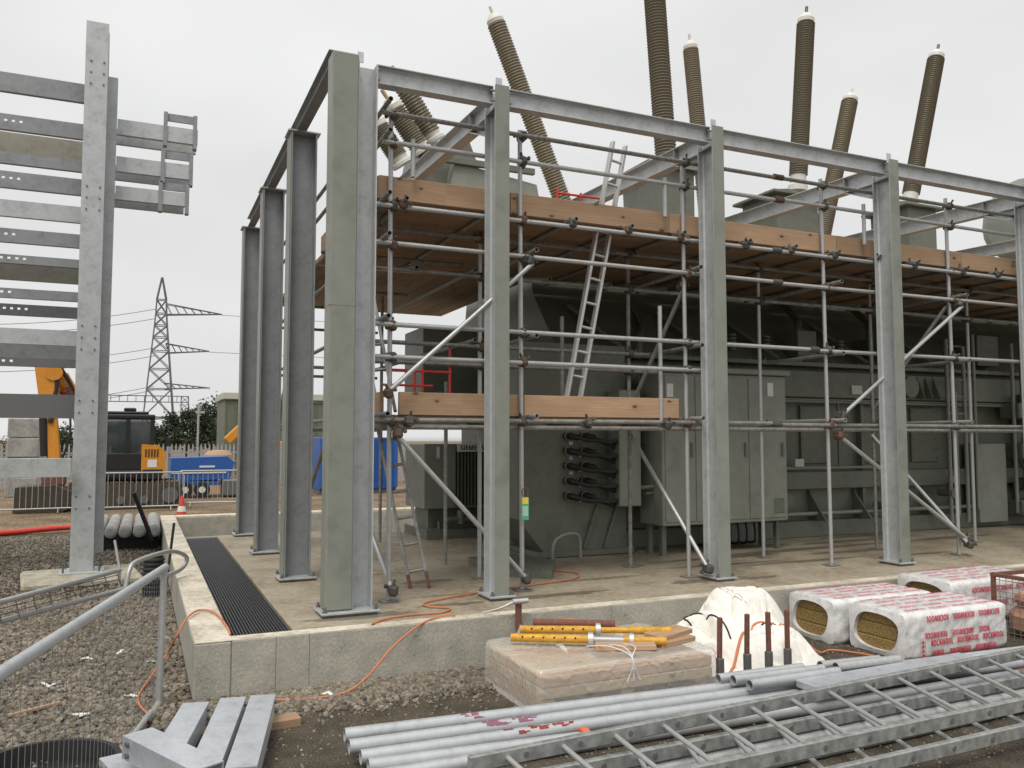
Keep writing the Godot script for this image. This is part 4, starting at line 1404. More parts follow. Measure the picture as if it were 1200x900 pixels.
		for b in 5:
			var a := r.randf() * TAU
			g.tube(V(0.05, q[2] * (0.3 + 0.08 * b), 0), V(cos(a) * q[3] * 0.7, q[2] * (0.5 + 0.09 * b), sin(a) * q[3] * 0.7), 0.05, 4, 0.02)
		part(tr, "trunk", g, M.bark)
		g = Geo.new()
		for c in 34:
			var a := r.randf() * TAU
			var rr: float = sqrt(r.randf()) * q[3]
			var cy: float = q[2] * r.randf_range(0.22, 0.92)
			rr *= clampf(1.35 - cy / q[2], 0.25, 1.0)
			var cc := V(cos(a) * rr, cy, sin(a) * rr)
			for l in 60:
				var p: Vector3 = cc + V(r.randfn(), r.randfn(), r.randfn()) * 0.22 * q[3]
				var e := Basis.from_euler(V(r.randf() * TAU, r.randf() * TAU, 0))
				var s := r.randf_range(0.08, 0.17)
				g.tri(p + e * V(-s, 0, 0), p + e * V(s, 0, 0.3 * s), p + e * V(0, 1.7 * s, 0))
		part(tr, "crown", g, M.leaf)
	# palisade fence
	var fe := thing("palisade_fence", "grey steel palisade security fence behind the yard machines", "fence", V(0, 0, -33))
	g = Geo.new()
	var x := -14.0
	while x < 16.0:
		g.prism(PackedVector2Array([Vector2(-0.032, 0.1), Vector2(0.032, 0.1), Vector2(0.032, 1.5), Vector2(0.012, 1.62), Vector2(-0.012, 1.62), Vector2(-0.032, 1.5)]), 0.01, Transform3D(Basis(), V(x, 0, 0)))
		x += 0.145
	var pales := part(fe, "pales", g, M.palisade)
	pales.set_meta("kind", "stuff")
	for y in [0.4, 1.3]:
		g = Geo.new()
		bx(g, -14, 16, y - 0.03, y + 0.03, -0.02, -0.06)
		part(fe, "fence_rail", g, M.palisade)
	for k in 11:
		g = Geo.new()
		g.isec(V(-14 + 3.0 * k, 0, -0.12), V(-14 + 3.0 * k, 1.55, -0.12), V(0, 0, 1), 0.1, 0.08)
		part(fe, "fence_post", g, M.palisade)
	# far field strip machines: orange boom and tan sheet beyond the fence
	var ob := thing("far_excavator_boom", "orange excavator boom poking up beside the green shed", "excavator", V(4.55, 0, -42))
	g = Geo.new()
	g.bar(V(-0.75, 1.7, 0), V(0.1, 2.55, 0), 0.3, 0.42, 0.05)
	g.bar(V(0.1, 2.55, 0), V(1.2, 2.7, 0), 0.3, 0.45, 0.05)
	part(ob, "boom", g, M.digger)
	g = Geo.new()
	bx(g, -0.6, 2.5, 0.0, 0.8, -0.6, 0.6, 0.05)
	part(ob, "track_base", g, M.mud)
	g = Geo.new()
	bx(g, -0.2, 2.2, 0.8, 1.7, -0.6, 0.6, 0.05)
	part(ob, "body", g, M.digger)
	g = Geo.new()
	g.lathe([Vector2(0.0, 1.42), Vector2(0.36, 1.39), Vector2(0.46, 1.25), Vector2(0.5, 0.9), Vector2(0.52, 0.0)], 14)
	tag(part(self, "tan_bulk_sack", g, mat(lin(0.42, 0.27, 0.17), 0.85), Transform3D(Basis(), V(2.5, 0, -30.5))), "tan orange bulk sack standing in front of the palisade fence", "bulk sack")
	# concrete blocks stacked at the far left
	for k in 4:
		g = Geo.new()
		g.box(V(0, 0.3, 0), V(0.86, 0.6, 0.8), Basis(), 0.03)
		tag(part(self, "concrete_block", g, M.concrete_block, Transform3D(Basis.from_euler(V(0, 0.02 * k, 0)), V(-3.3, 0.61 * k, -30))), "pale concrete block, number %s up in the stack beside the digger arm" % ["lowest", "second", "third", "topmost"][k], "block", "stacked concrete blocks")
	# blue container and blue machine
	var bc := thing("blue_skip_container", "bright blue steel container behind the scaffolding ladder", "container", V(6.9, 0, -27))
	g = Geo.new()
	bx(g, -1.6, 0.95, 0.15, 1.85, -1.2, 0.0, 0.02)
	part(bc, "body", g, M.blue)
	for k in 10:
		g = Geo.new()
		bx(g, -1.58 + k * 0.27, -1.45 + k * 0.27, 0.2, 1.82, 0.0, 0.07, 0.01)
		part(bc, "rib", g, M.blue)
	g = Geo.new()
	bx(g, -1.6, 0.95, 0.0, 0.15, -1.15, -0.05)
	part(bc, "skid", g, M.steel_dark)
	var bmx := thing("blue_generator_trailer", "blue towable generator trailer parked in front of the palisade fence", "generator", V(1.8, 0, -27.2))
	bmx.scale = Vector3.ONE * 1.12
	g = Geo.new()
	g.prism(PackedVector2Array([Vector2(-0.82, 0.45), Vector2(-0.82, 1.08), Vector2(0.62, 1.12), Vector2(0.82, 0.95), Vector2(0.7, 0.5)]), 1.1, Transform3D(Basis(), V(0, 0, -1.1)))
	part(bmx, "body", g, M.blue)
	g = Geo.new()
	bx(g, -0.8, 0.6, 0.66, 0.70, 0.0, 0.02)
	bx(g, -0.1, 0.3, 0.82, 0.87, 0.0, 0.015)
	part(bmx, "trim", g, M.white)
	g = Geo.new()
	bx(g, -0.85, 0.45, 0.33, 0.45, -1.0, 0.02)
	part(bmx, "chassis", g, mat(lin(0.03, 0.10, 0.30), 0.6))
	for xx in [-0.45, -0.02]:
		g = Geo.new()
		g.tube(V(xx, 0.22, -0.1), V(xx, 0.22, 0.06), 0.21, 16)
		var wh := part(bmx, "wheel", g, M.rubber)
		g = Geo.new()
		g.tube(V(xx, 0.22, 0.06), V(xx, 0.22, 0.07), 0.09, 12)
		part(wh, "rim", g, M.white)
	g = Geo.new()
	bx(g, 0.4, 1.05, 0.05, 0.55, -0.7, 0.1, 0.04)
	tag(part(self, "rubble_sack", g, M.steel_dark, Transform3D(Basis(), V(1.95, 0, -27.0))), "dark grey crate beside the blue generator trailer", "crate")
	# traffic cone
	var cn := thing("traffic_cone", "small red and white traffic cone behind the kerb", "cone", V(0.93, 0, -20.8))
	cn.scale = Vector3.ONE * 0.78
	g = Geo.new()
	g.lathe([Vector2(0.15, 0.03), Vector2(0.11, 0.22), Vector2(0.075, 0.42), Vector2(0.035, 0.6), Vector2(0, 0.6)], 14)
	part(cn, "cone", g, M.red)
	g = Geo.new()
	g.lathe([Vector2(0.128, 0.14), Vector2(0.098, 0.3)], 14)
	part(cn, "sleeve", g, M.white)
	g = Geo.new()
	bx(g, -0.2, 0.2, 0.0, 0.03, -0.2, 0.2)
	part(cn, "base", g, M.rubber)
	# pedestrian barriers
	var bl := ["metal pedestrian barrier in front of the excavator tracks", "metal pedestrian barrier standing before the excavator bucket", "metal pedestrian barrier standing before the blue generator trailer"]
	var bi := 0
	for q in [[-0.05, -22.6, 0.0], [-2.55, -22.8, 0.06], [2.05, -23.4, -0.1]]:
		var br := thing("pedestrian_barrier", bl[bi], "barrier", V(q[0], 0, q[1]), q[2], "metal pedestrian barriers")
		bi += 1
		g = Geo.new()
		g.path([V(-1.1, 0.12, 0), V(-1.1, 0.85, 0), V(-1.05, 0.95, 0), V(1.05, 0.95, 0), V(1.1, 0.85, 0), V(1.1, 0.12, 0), V(-1.1, 0.12, 0)], 0.02, 6)
		part(br, "frame", g, M.tube)
		for k in 17:
			g = Geo.new()
			g.tube(V(-1.0 + 0.125 * k, 0.12, 0), V(-1.0 + 0.125 * k, 0.95, 0), 0.008, 5)
			part(br, "bar", g, M.tube)
		for xx in [-0.8, 0.8]:
			g = Geo.new()
			g.path([V(xx, 0.12, 0), V(xx, 0.02, 0.28)], 0.014, 5)
			g.path([V(xx, 0.12, 0), V(xx, 0.02, -0.28)], 0.014, 5)
			part(br, "foot", g, M.tube)
	# red warning hose on the ground
	g = Geo.new()
	g.path(curve([V(-6.0, 0.05, -16.6), V(-3.5, 0.07, -17.3), V(-2.2, 0.06, -17.8), V(-1.2, 0.09, -18.1), V(-0.3, 0.07, -17.9), V(0.25, 0.12, -18.4)], 8), 0.055, 8)
	tag(part(self, "red_hose", g, M.red), "long red barrier tube lying on the ground across the yard", "hose")
	g = Geo.new()
	g.path(curve([V(-0.4, 0.05, -18.6), V(0.0, 0.1, -18.9), V(0.3, 0.07, -19.2)], 8), 0.05, 8)
	tag(part(self, "red_hose", g, M.red), "short red barrier tube lying beside the kerb's outer side", "hose")
	# pale pipes in a row behind the tall post
	var pl := ["beside the post", "second from the post", "third from the post", "fourth from the post", "beside the kerb"]
	for k in 5:
		g = Geo.new()
		g.pipe(V(0, 0, 0), V(0.02, 0, -2.4), 0.095, 0.02, 16)
		var pp := thing("duct_pipe", "grey capped duct pipe in a row, %s" % pl[k], "pipe", V(-0.58 + 0.205 * k, 0.30 + 0.012 * k, -14.7 + 0.12 * k), 0.0, "row of duct pipes")
		part(pp, "pipe", g, M.concrete_block)
		g = Geo.new()
		g.lathe([Vector2(0.096, -0.03), Vector2(0.096, 0.03), Vector2(0.06, 0.05), Vector2(0, 0.055)], 16, Transform3D(Basis(V(1, 0, 0), V(0, 0, 1), V(0, -1, 0)), Vector3.ZERO))
		part(pp, "end_cap", g, M.concrete_block)
	g = Geo.new()
	bx(g, -0.62, 0.33, 0.0, 0.19, -14.75, -17.0, 0.02)
	tag(part(self, "black_bearer", g, M.rubber), "black bearer under the row of grey duct pipes", "bearer")
	g = Geo.new()
	for k in 9:
		g.lathe([Vector2(0.10, k * 0.05), Vector2(0.115, k * 0.05 + 0.012), Vector2(0.115, k * 0.05 + 0.03), Vector2(0.10, k * 0.05 + 0.05)], 16)
	tag(part(self, "corrugated_duct", g, M.rubber, Transform3D(Basis(), V(0.18, 0.0, -10.2))), "black corrugated duct stub standing upright beside the kerb", "duct")
	g = Geo.new()
	g.tube(V(0.0, 0.0, 0), V(-0.28, 0.75, 0.1), 0.035, 8)
	tag(part(self, "black_bar", g, M.black, Transform3D(Basis(), V(0.22, 0.2, -14.2))), "short black bar leaning over the duct pipes", "bar")
	g = Geo.new()
	g.tube(V(0.0, 0.0, 0), V(0.06, 0.62, -0.05), 0.014, 8)
	tag(part(self, "thin_stake", g, M.black, Transform3D(Basis(), V(0.30, 0.25, -9.6))), "thin dark stake standing against the kerb wall", "stake")

func excavator() -> void:
	var t := thing("excavator", "yellow tracked excavator with black cab parked beyond the tall post", "excavator", V(-0.3, 0, -24.0))
	var g := Geo.new()
	# near and far tracks: rounded belts with pads
	for zc in [0.45, -1.35]:
		g = Geo.new()
		var prof := PackedVector2Array()
		for k in 13:
			var a := PI / 2.0 + PI * k / 12.0
			prof.append(Vector2(-1.15 + 0.33 * cos(a), 0.34 + 0.33 * sin(a)))
		for k in 13:
			var a := -PI / 2.0 + PI * k / 12.0
			prof.append(Vector2(1.05 + 0.33 * cos(a), 0.34 + 0.33 * sin(a)))
		g.prism(prof, 0.42, Transform3D(Basis(), V(0, 0, zc - 0.21)))
		var tr := part(t, "track", g, M.track_steel)
		g = Geo.new()
		for k in 22:
			var px := -1.3 + k * 0.118
			bx(g, px, px + 0.07, 0.66, 0.70, zc - 0.2, zc + 0.21)
			bx(g, px, px + 0.07, -0.0, 0.02, zc - 0.2, zc + 0.21)
		part(tr, "track_pads", g, M.mud)
		for q in [[-1.15, 0.2], [1.05, 0.2], [-0.6, 0.1], [-0.1, 0.1], [0.45, 0.1]]:
			g = Geo.new()
			g.tube(V(q[0], 0.34 - (0.1 if q[1] < 0.15 else 0.0), zc + 0.2), V(q[0], 0.34 - (0.1 if q[1] < 0.15 else 0.0), zc + 0.25), q[1], 14)
			part(tr, "roller", g, M.steel_dark)
	g = Geo.new()
	bx(g, -1.0, 0.85, 0.72, 0.98, -1.5, 0.55, 0.04)
	part(t, "turntable_deck", g, M.black)
	g = Geo.new()
	g.prism(PackedVector2Array([Vector2(0.35, 0.82), Vector2(0.35, 1.65), Vector2(0.75, 1.62), Vector2(0.92, 1.45), Vector2(0.92, 0.85)]), 1.9, Transform3D(Basis(), V(0, 0, -1.4)))
	var hood := part(t, "engine_hood", g, M.digger)
	g = Geo.new()
	bx(g, 0.5, 0.72, 1.05, 1.25, 0.5, 0.512)
	part(hood, "decal", g, M.white)
	# cab: posts, roof, glass, seat
	g = Geo.new()
	bx(g, -0.62, 0.66, 0.98, 1.42, -0.55, 0.45, 0.02)
	bx(g, -0.62, 0.66, 2.3, 2.42, -0.55, 0.45, 0.03)
	for q in [[-0.6, 0.42], [0.02, 0.42], [0.6, 0.42], [-0.6, -0.5], [0.6, -0.5]]:
		bx(g, q[0] - 0.05, q[0] + 0.05, 1.42, 2.3, q[1] - 0.05, q[1] + 0.02)
	var cab := part(t, "cab", g, M.black)
	g = Geo.new()
	bx(g, -0.55, -0.03, 1.42, 2.3, 0.40, 0.406)
	bx(g, 0.07, 0.55, 1.42, 2.3, 0.40, 0.406)
	bx(g, -0.6, -0.594, 1.42, 2.3, -0.45, 0.37)
	bx(g, -0.55, 0.55, 1.6, 2.25, -0.5, -0.494)
	part(cab, "window", g, M.glass)
	g = Geo.new()
	bx(g, 0.05, 0.3, 1.42, 2.05, -0.25, 0.2, 0.05)
	bx(g, -0.35, 0.3, 1.42, 1.6, -0.25, 0.2, 0.05)
	part(cab, "seat", g, M.rubber)
	g = Geo.new()
	bx(g, -0.4, -0.2, 1.75, 1.95, -0.3, -0.28)
	part(cab, "sticker", g, M.yellow)
	g = Geo.new()
	bx(g, -0.5, 0.5, 2.42, 2.5, -0.4, 0.3, 0.03)
	bx(g, -0.1, 0.2, 2.5, 2.6, -0.15, 0.1, 0.03)
	g.path([V(0.6, 2.3, 0.4), V(0.95, 2.32, 0.45), V(0.98, 1.85, 0.45)], 0.02, 5)
	g.box(V(0.98, 1.7, 0.45), V(0.12, 0.22, 0.04))
	part(cab, "roof_guard", g, M.black)
	for k in 3:
		g = Geo.new()
		g.path(curve([V(-0.72, 1.3 + 0.1 * k, -0.5), V(-1.0, 2.2, -0.2), V(-1.3, 3.0 + 0.05 * k, 0.0), V(-1.62, 3.62 + 0.04 * k, 0.2)], 7), 0.025, 6)
		part(t, "hydraulic_hose", g, M.rubber)
	g = Geo.new()
	bx(g, 0.40, 0.86, 0.86, 1.0, 0.5, 0.53, 0.01)
	bx(g, -0.9, 0.3, 0.80, 0.92, 0.55, 0.6, 0.01)
	part(t, "side_skirt", g, M.black)
	g = Geo.new()
	for k in 5:
		bx(g, 0.44 + 0.07 * k, 0.47 + 0.07 * k, 1.32, 1.52, 0.5, 0.512)
	part(hood, "grille", g, M.black)
	# boom, arm and bucket reaching left
	g = Geo.new()
	g.bar(V(-0.7, 1.15, -0.75), V(-1.15, 2.55, -0.4), 0.26, 0.42, 0.04)
	g.bar(V(-1.12, 2.5, -0.42), V(-1.62, 3.42, -0.1), 0.24, 0.36, 0.04)
	var boom := part(t, "boom", g, M.digger)
	g = Geo.new()
	g.bar(V(-1.1, 2.35, -0.28), V(-1.5, 3.05, 0.02), 0.25, 0.22, 0.02)
	part(boom, "red_decal", g, M.red_dull)
	g = Geo.new()
	g.bar(V(-1.95, 3.75, 0.1), V(-1.78, 2.6, 0.15), 0.24, 0.44, 0.04)
	g.bar(V(-1.80, 2.75, 0.15), V(-1.62, 1.1, 0.3), 0.2, 0.30, 0.03)
	part(t, "dipper_arm", g, M.digger)
	g = Geo.new()
	g.tube(V(-1.72, 3.45, -0.25), V(-1.72, 3.45, 0.32), 0.2, 16)
	g.tube(V(-1.62, 1.1, 0.15), V(-1.62, 1.1, 0.5), 0.14, 14)
	part(t, "pivot_pin", g, M.digger)
	g = Geo.new()
	g.tube(V(-1.62, 3.5, 0.2), V(-1.75, 2.2, 0.32), 0.06, 10)
	g.tube(V(-1.92, 2.3, 0.3), V(-1.86, 1.35, 0.34), 0.09, 10)
	part(t, "hydraulic_ram", g, M.black)
	g = Geo.new()
	g.path(curve([V(-1.4, 3.1, 0.2), V(-1.3, 2.0, 0.4), V(-1.45, 1.3, 0.4)], 8), 0.03, 6)
	part(t, "hydraulic_hose", g, M.rubber)
	g = Geo.new()
	g.prism(PackedVector2Array([Vector2(-2.42, 0.02), Vector2(-2.38, 0.62), Vector2(-1.55, 0.66), Vector2(-1.2, 0.5), Vector2(-1.22, 0.1), Vector2(-1.4, 0.0)]), 1.1, Transform3D(Basis(), V(0, 0, -0.1)))
	var bu := part(t, "bucket", g, M.track_steel)
	g = Geo.new()
	bx(g, -1.9, -1.35, 0.62, 1.0, 0.25, 0.5, 0.04)
	g.bar(V(-1.62, 1.1, 0.38), V(-1.4, 0.7, 0.4), 0.1, 0.12)
	part(bu, "linkage", g, M.rust)

func bale(label: String, at: Vector3, L: float, W: float, H: float, rows: Array) -> void:
	# wrapped mineral wool pack, its open end towards -x; origin at the base centre
	var t := thing("insulation_bale", label, "insulation bale", at, 0.0, "mineral wool packs")
	var g := Geo.new()
	var f := FastNoiseLite.new()
	f.seed = int(at.x * 100.0)
	f.frequency = 3.0
	# soft edged shell made of rings along x
	var ring := func(x: float, k: float) -> Array:
		var p := []
		for i in 48:
			var a := TAU * i / 48.0
			var c := cos(a)
			var s := sin(a)
			var n := 16.0
			var r := pow(pow(absf(c), n) + pow(absf(s), n), -1.0 / n)
			var q := V(x, H * 0.5 + s * r * H * 0.5 * k, c * r * W * 0.5 * k)
			var d := 0.009 * f.get_noise_3d(q.x * 1.2, q.y * 2.0, q.z * 2.0) - 0.007 * maxf(0.0, 0.25 - absf(f.get_noise_3d(q.x * 1.1 + q.z * 1.5, q.y * 2.5 - q.x, q.z * 1.6))) * 4.0
			q += V(0, s * d, c * d)
			q.y = maxf(q.y, 0.002)
			p.append(q)
		return p
	var rings := []
	var n := 60
	for i in n + 1:
		var u := float(i) / n
		var k := 1.0 - 0.05 * pow(absf(u * 2.0 - 1.0), 14.0)
		rings.append(ring.call((u - 0.5) * L, k))
	g.grid(rings, true)
	for j in 48:
		g.tri(V(L * 0.5 + 0.01, H * 0.5, 0), rings[n][j], rings[n][(j + 1) % 48], V(1, 0, 0))
	# the left end: film collar round an oval opening
	var oval := func(j: int, k: float, x: float) -> Vector3:
		var a := TAU * j / 48.0
		var r := pow(pow(absf(cos(a)), 2.7) + pow(absf(sin(a)), 2.7), -1.0 / 2.7)
		return V(x, H * 0.5 + sin(a) * r * H * 0.375 * k, cos(a) * r * W * 0.37 * k + 0.012 * sin(a * 3.0))
	for j in 48:
		var m := (j + 1) % 48
		var o0: Vector3 = oval.call(j, 1.0, -L * 0.5 - 0.012)
		var o1: Vector3 = oval.call(m, 1.0, -L * 0.5 - 0.012)
		g.quad(rings[0][j], rings[0][m], o1, o0, V(-1, 0, 0))
		g.quad(o0, o1, oval.call(m, 1.0, -L * 0.5 + 0.03), oval.call(j, 1.0, -L * 0.5 + 0.03), V(0, H * 0.5, 0) - o0)
	var wr := part(t, "film_wrap", g, M.wrap)
	# wool slabs inside, seen through the opening
	for k in 3:
		g = Geo.new()
		g.box(V(-L * 0.5 + 0.375, H * (0.07 + 0.145 + 0.29 * k), 0), V(0.7 - 0.006 * (k % 2), H * 0.283, W * 0.84), Basis(), 0.008)
		part(t, "wool_slab", g, M.wool)
	# printing on the side and on the top
	var word := text_mesh("ROCKWOOL", 0.046, 0.001)
	var half := text_mesh("WOOL", 0.046, 0.001)
	var zf := W * 0.5 + 0.007
	var rot := Basis.from_euler(V(0, 0, PI))
	for r in rows:
		for k in r[1]:
			part(wr, "printed_lettering", word, M.print_red, Transform3D((rot if r[3] else Basis()) * Basis.from_scale(V(0.72, 1, 1)), V(-L * 0.5 + r[2] + 0.305 * k, r[0], zf)))
	if rows.size() > 2:
		part(wr, "printed_lettering", half, M.print_red, Transform3D(Basis.from_scale(V(0.72, 1, 1)), V(-L * 0.5 + 0.345, 0.05, zf)))
		part(wr, "printed_lettering", half, M.print_red, Transform3D(rot * Basis.from_scale(V(0.72, 1, 1)), V(-L * 0.5 + 0.885, 0.195, zf)))
		g = Geo.new()
		for k in 4:
			g.box(V(-L * 0.5 + 0.17, 0.045 + 0.034 * k, zf), V(0.022, 0.02, 0.001))
			g.box(V(-L * 0.5 + 0.195, 0.04 + 0.034 * k, zf), V(0.004, 0.03, 0.001))
		part(wr, "printed_icons", g, M.print_red)
	var topw := text_mesh("ROCKWOOL", 0.03, 0.001, false)
	for i in 5:
		for k in 4:
			var b := Basis.from_euler(V(-PI / 2, 0 if i % 2 == 0 else PI, 0))
			part(wr, "printed_lettering", topw, M.print_red, Transform3D(b, V(-L * 0.5 + 0.18 + 0.275 * k + 0.05 * (i % 2), H + 0.006, -W * 0.5 + 0.07 + (W - 0.14) * i / 4.0)))

func foreground() -> void:
	var g: Geo
	# ---- insulation packs
	bale("white film insulation pack lying nearest the ladders, four rows of red print", V(6.15, 0, -5.105), 1.19, 0.6, 0.385, [[0.05, 2, 0.60, false], [0.132, 3, 0.385, false], [0.195, 2, 0.32, true], [0.325, 3, 0.34, true]])
	bale("white film insulation pack lying against the plinth wall, brown wool end showing", V(6.04, 0, -5.72), 1.19, 0.56, 0.385, [])
	bale("white film insulation pack raised behind the two others, beside the wire basket", V(7.40, 0.08, -5.66), 1.25, 0.62, 0.385, [[0.29, 3, 0.38, false], [0.16, 2, 0.62, false]])
	# rust framed wire basket
	var wb := thing("wire_basket", "brown framed wire basket holding orange netting beside the insulation packs", "basket", V(7.08, 0.0, -4.75))
	g = Geo.new()
	for q in [[-0.02, 0.54, 0.0, 0.8, 0.54, 0.0], [-0.02, 0.54, -0.42, 0.8, 0.54, -0.42], [0, 0.54, 0.02, 0, 0.54, -0.44], [0.0, 0, 0.0, 0.0, 0.54, 0.0], [0.0, 0, -0.42, 0.0, 0.54, -0.42], [0.8, 0, 0, 0.8, 0.54, 0]]:
		g.bar(V(q[0], q[1], q[2]), V(q[3], q[4], q[5]), 0.035, 0.035, 0.004)
	part(wb, "frame", g, M.rust)
	g = Geo.new()
	for k in 12:
		g.tube(V(0.06 * k, 0.0, 0.0), V(0.06 * k, 0.53, 0.0), 0.003, 4)
		if k < 7:
			g.tube(V(0.0, 0.0, -0.06 * k), V(0.0, 0.53, -0.06 * k), 0.003, 4)
		g.tube(V(0.0, 0.05 * k, 0.0), V(0.8, 0.05 * k, 0.0), 0.003, 4)
		g.tube(V(0.0, 0.05 * k, 0.0), V(0.0, 0.05 * k, -0.42), 0.003, 4)
	part(wb, "wire_mesh", g, M.tube_old)
	g = Geo.new()
	g.box(V(0.4, 0.15, -0.21), V(0.7, 0.3, 0.36), Basis.from_euler(V(0.1, 0.05, 0.08)), 0.09)
	g.box(V(0.25, 0.3, -0.2), V(0.36, 0.14, 0.3), Basis.from_euler(V(0.2, 0.4, -0.15)), 0.05)
	tag(part(self, "orange_netting", g, mat(lin(0.5, 0.27, 0.18), 0.8), Transform3D(Basis(), V(7.08, 0.01, -4.75))), "folded orange netting inside the brown wire basket", "netting")
	# ---- white bulk bag slumped against the wall
	bulk_bag()
	# ---- wrapped timber pallet
	wrapped_pallet()
	# ---- four rusty pins in sockets
	var pl := ["next to the wrapped pallet", "second from the wrapped pallet", "third from the wrapped pallet", "nearest the insulation packs"]
	var px := [[3.775, -4.85, 0.49], [4.033, -4.87, 0.5], [4.22, -4.86, 0.495], [4.405, -4.87, 0.51]]
	for k in 4:
		var t := thing("socket_post", "rusty red topped steel post in a grey socket, %s" % pl[k], "post", V(px[k][0], 0, px[k][1]), 0.1 * k, "rusty socket posts")
		g = Geo.new()
		g.box(V(0, 0.34, 0), V(0.031, 0.32, 0.031), Basis.from_euler(V(0.02 * (k % 2), 0, 0.02 * (k - 1.5))), 0.004)
		part(t, "pin", g, M.rust)
		g = Geo.new()
		g.box(V(0, 0.11, 0), V(0.046, 0.22, 0.046), Basis(), 0.005)
		g.box(V(0, 0.006, 0), V(0.14, 0.012, 0.14))
		part(t, "socket", g, M.steel_dark)
	# ---- long scaffold tubes lying in a heap
	var tl := ["topmost long galvanised tube lying beside the wrapped pallet", "long galvanised tube with purple paint daubs near its open end", "long galvanised tube with a dull red daub, third from the pallet", "long galvanised tube with an orange end cap on the heap", "long galvanised tube lying lowest under the ladder stiles", "long galvanised tube under the ladder rungs", "long grey tube lying beneath both lattice ladders", "long grey tube lying behind the ladder's back stile"]
	var tb := [[1.06, 0.15, -4.60, 7.5, 0.10, -4.36], [1.06, 0.125, -4.49, 7.4, 0.10, -4.28], [1.10, 0.095, -4.40, 7.3, 0.08, -4.2], [1.12, 0.075, -4.32, 2.34, 0.06, -4.26], [1.16, 0.045, -4.24, 7.3, 0.045, -4.1], [1.9, 0.045, -3.9, 7.5, 0.045, -3.98], [2.2, 0.045, -3.72, 7.6, 0.045, -3.86], [2.1, 0.045, -3.55, 7.6, 0.045, -3.72]]
	for k in 8:
		var q: Array = tb[k]
		var t := thing("galvanised_tube", tl[k], "tube", V(q[0], q[1], q[2]), 0.0, "galvanised tubes on the ground")
		var d := V(q[3] - q[0], q[4] - q[1], q[5] - q[2])
		g = Geo.new()
		g.pipe(Vector3.ZERO, d, 0.039 if k < 5 else 0.036, 0.004, 18)
		part(t, "tube", g, M.tube_white if k < 5 else M.tube)
		var dn := d.normalized()
		if k in [0, 1, 2, 4]:
			g = daub(dn, 0.0396, [0.55, 0.6, 0.8, 0, 0.5][k], [0.8, 1.05, 1.25, 0, 1.0][k], [4, 16, 12, 0, 8][k], 300 + k)
			part(t, "paint_daub", g, M.red_dull if k == 2 else M.purple).set_meta("kind", "stuff")
		if k == 3:
			g = Geo.new()
			g.lathe([Vector2(0.045, -0.01), Vector2(0.058, -0.005), Vector2(0.058, 0.035), Vector2(0.04, 0.05), Vector2(0, 0.052)], 18, Transform3D(Basis(V(0, 0, -1), dn, V(0, 1, 0)), d))
			part(t, "end_cap", g, mat(lin(0.58, 0.14, 0.07), 0.6))
	g = Geo.new()
	g.pipe(V(0, 0, 0), V(2.6, 0.0, 0.16), 0.044, 0.004, 18)
	var cp := thing("galvanised_tube", "thick galvanised tube with orange collar lying behind the ladder", "tube", V(5.05, 0.11, -4.42), 0.0, "galvanised tubes on the ground")
	part(cp, "tube", g, M.tube_white)
	g = Geo.new()
	g.tube(V(-0.01, 0, 0), V(0.06, 0, 0), 0.05, 16)
	part(cp, "end_cap", g, mat(lin(0.58, 0.14, 0.07), 0.6))
	g = Geo.new()
	g.box(V(0, 0.12, 0), V(1.6, 0.05, 0.2), Basis.from_euler(V(0, 0.03, 0)), 0.006)
	tag(part(self, "steel_plank", g, M.galv_new, Transform3D(Basis(), V(4.75, 0.05, -4.22))), "flat pale steel plank lying on the tubes behind the ladder", "plank")
	# short tubes on top
	var sl := ["short open galvanised tube nearest the rusty posts", "short open galvanised tube in the middle of three", "short open galvanised tube nearest the ladder", "short notched tube beside the steel plank", "short pale tube end lying against the steel plank"]
	var st := [[3.5, 0.19, -4.52, 4.2, 0.19, -4.50], [3.55, 0.20, -4.43, 4.3, 0.19, -4.42], [3.60, 0.19, -4.33, 4.35, 0.19, -4.33], [4.32, 0.20, -4.46, 4.85, 0.19, -4.44], [4.36, 0.21, -4.36, 4.95, 0.20, -4.36]]
	for k in 5:
		var q: Array = st[k]
		g = Geo.new()
		g.pipe(Vector3.ZERO, V(q[3] - q[0], q[4] - q[1], q[5] - q[2]), 0.034, 0.005, 16)
		tag(part(self, "short_tube", g, M.tube_white if k < 3 else M.tube, Transform3D(Basis(), V(q[0], q[1], q[2]))), sl[k], "tube", "short tubes on the heap")
	# ---- two lattice ladder beams lying flat
	lattice_ladder("long grey lattice ladder beam lying on top of the tubes", V(1.45, 0.235, -3.74), V(6.6, 0.225, -4.10), V(1.6, 0.235, -3.20), V(6.3, 0.225, -3.32))
	lattice_ladder("long grey lattice ladder beam lying underneath the other one", V(1.55, 0.13, -3.70), V(6.9, 0.125, -3.88), V(1.5, 0.13, -3.12), V(6.8, 0.125, -3.24))
	g = Geo.new()
	g.box(Vector3.ZERO, V(0.1, 0.1, 1.2), Basis(), 0.01)
	tag(part(self, "timber_bearer", g, M.timber[3], Transform3D(Basis.from_euler(V(0, 0.05, 0)), V(5.95, 0.035, -3.55))), "timber bearer under the far end of the ladder beams", "timber")
	# ---- short galvanised channels at the lower left
	var bl := ["short galvanised channel on the stack, farthest from the concrete corner", "short galvanised channel in the middle of the leaning three", "short galvanised channel nearest the plinth wall", "short galvanised channel lying crosswise over the others", "short galvanised channel stub under the crosswise one"]
	var bc := [[0.355, 0.115, -5.47, 0.11, 0.12, -4.40], [0.57, 0.115, -5.48, 0.33, 0.115, -4.40], [0.745, 0.115, -5.46, 0.49, 0.12, -4.30], [0.03, 0.26, -4.60, 0.32, 0.25, -4.02], [-0.07, 0.11, -4.76, 0.08, 0.11, -4.25]]
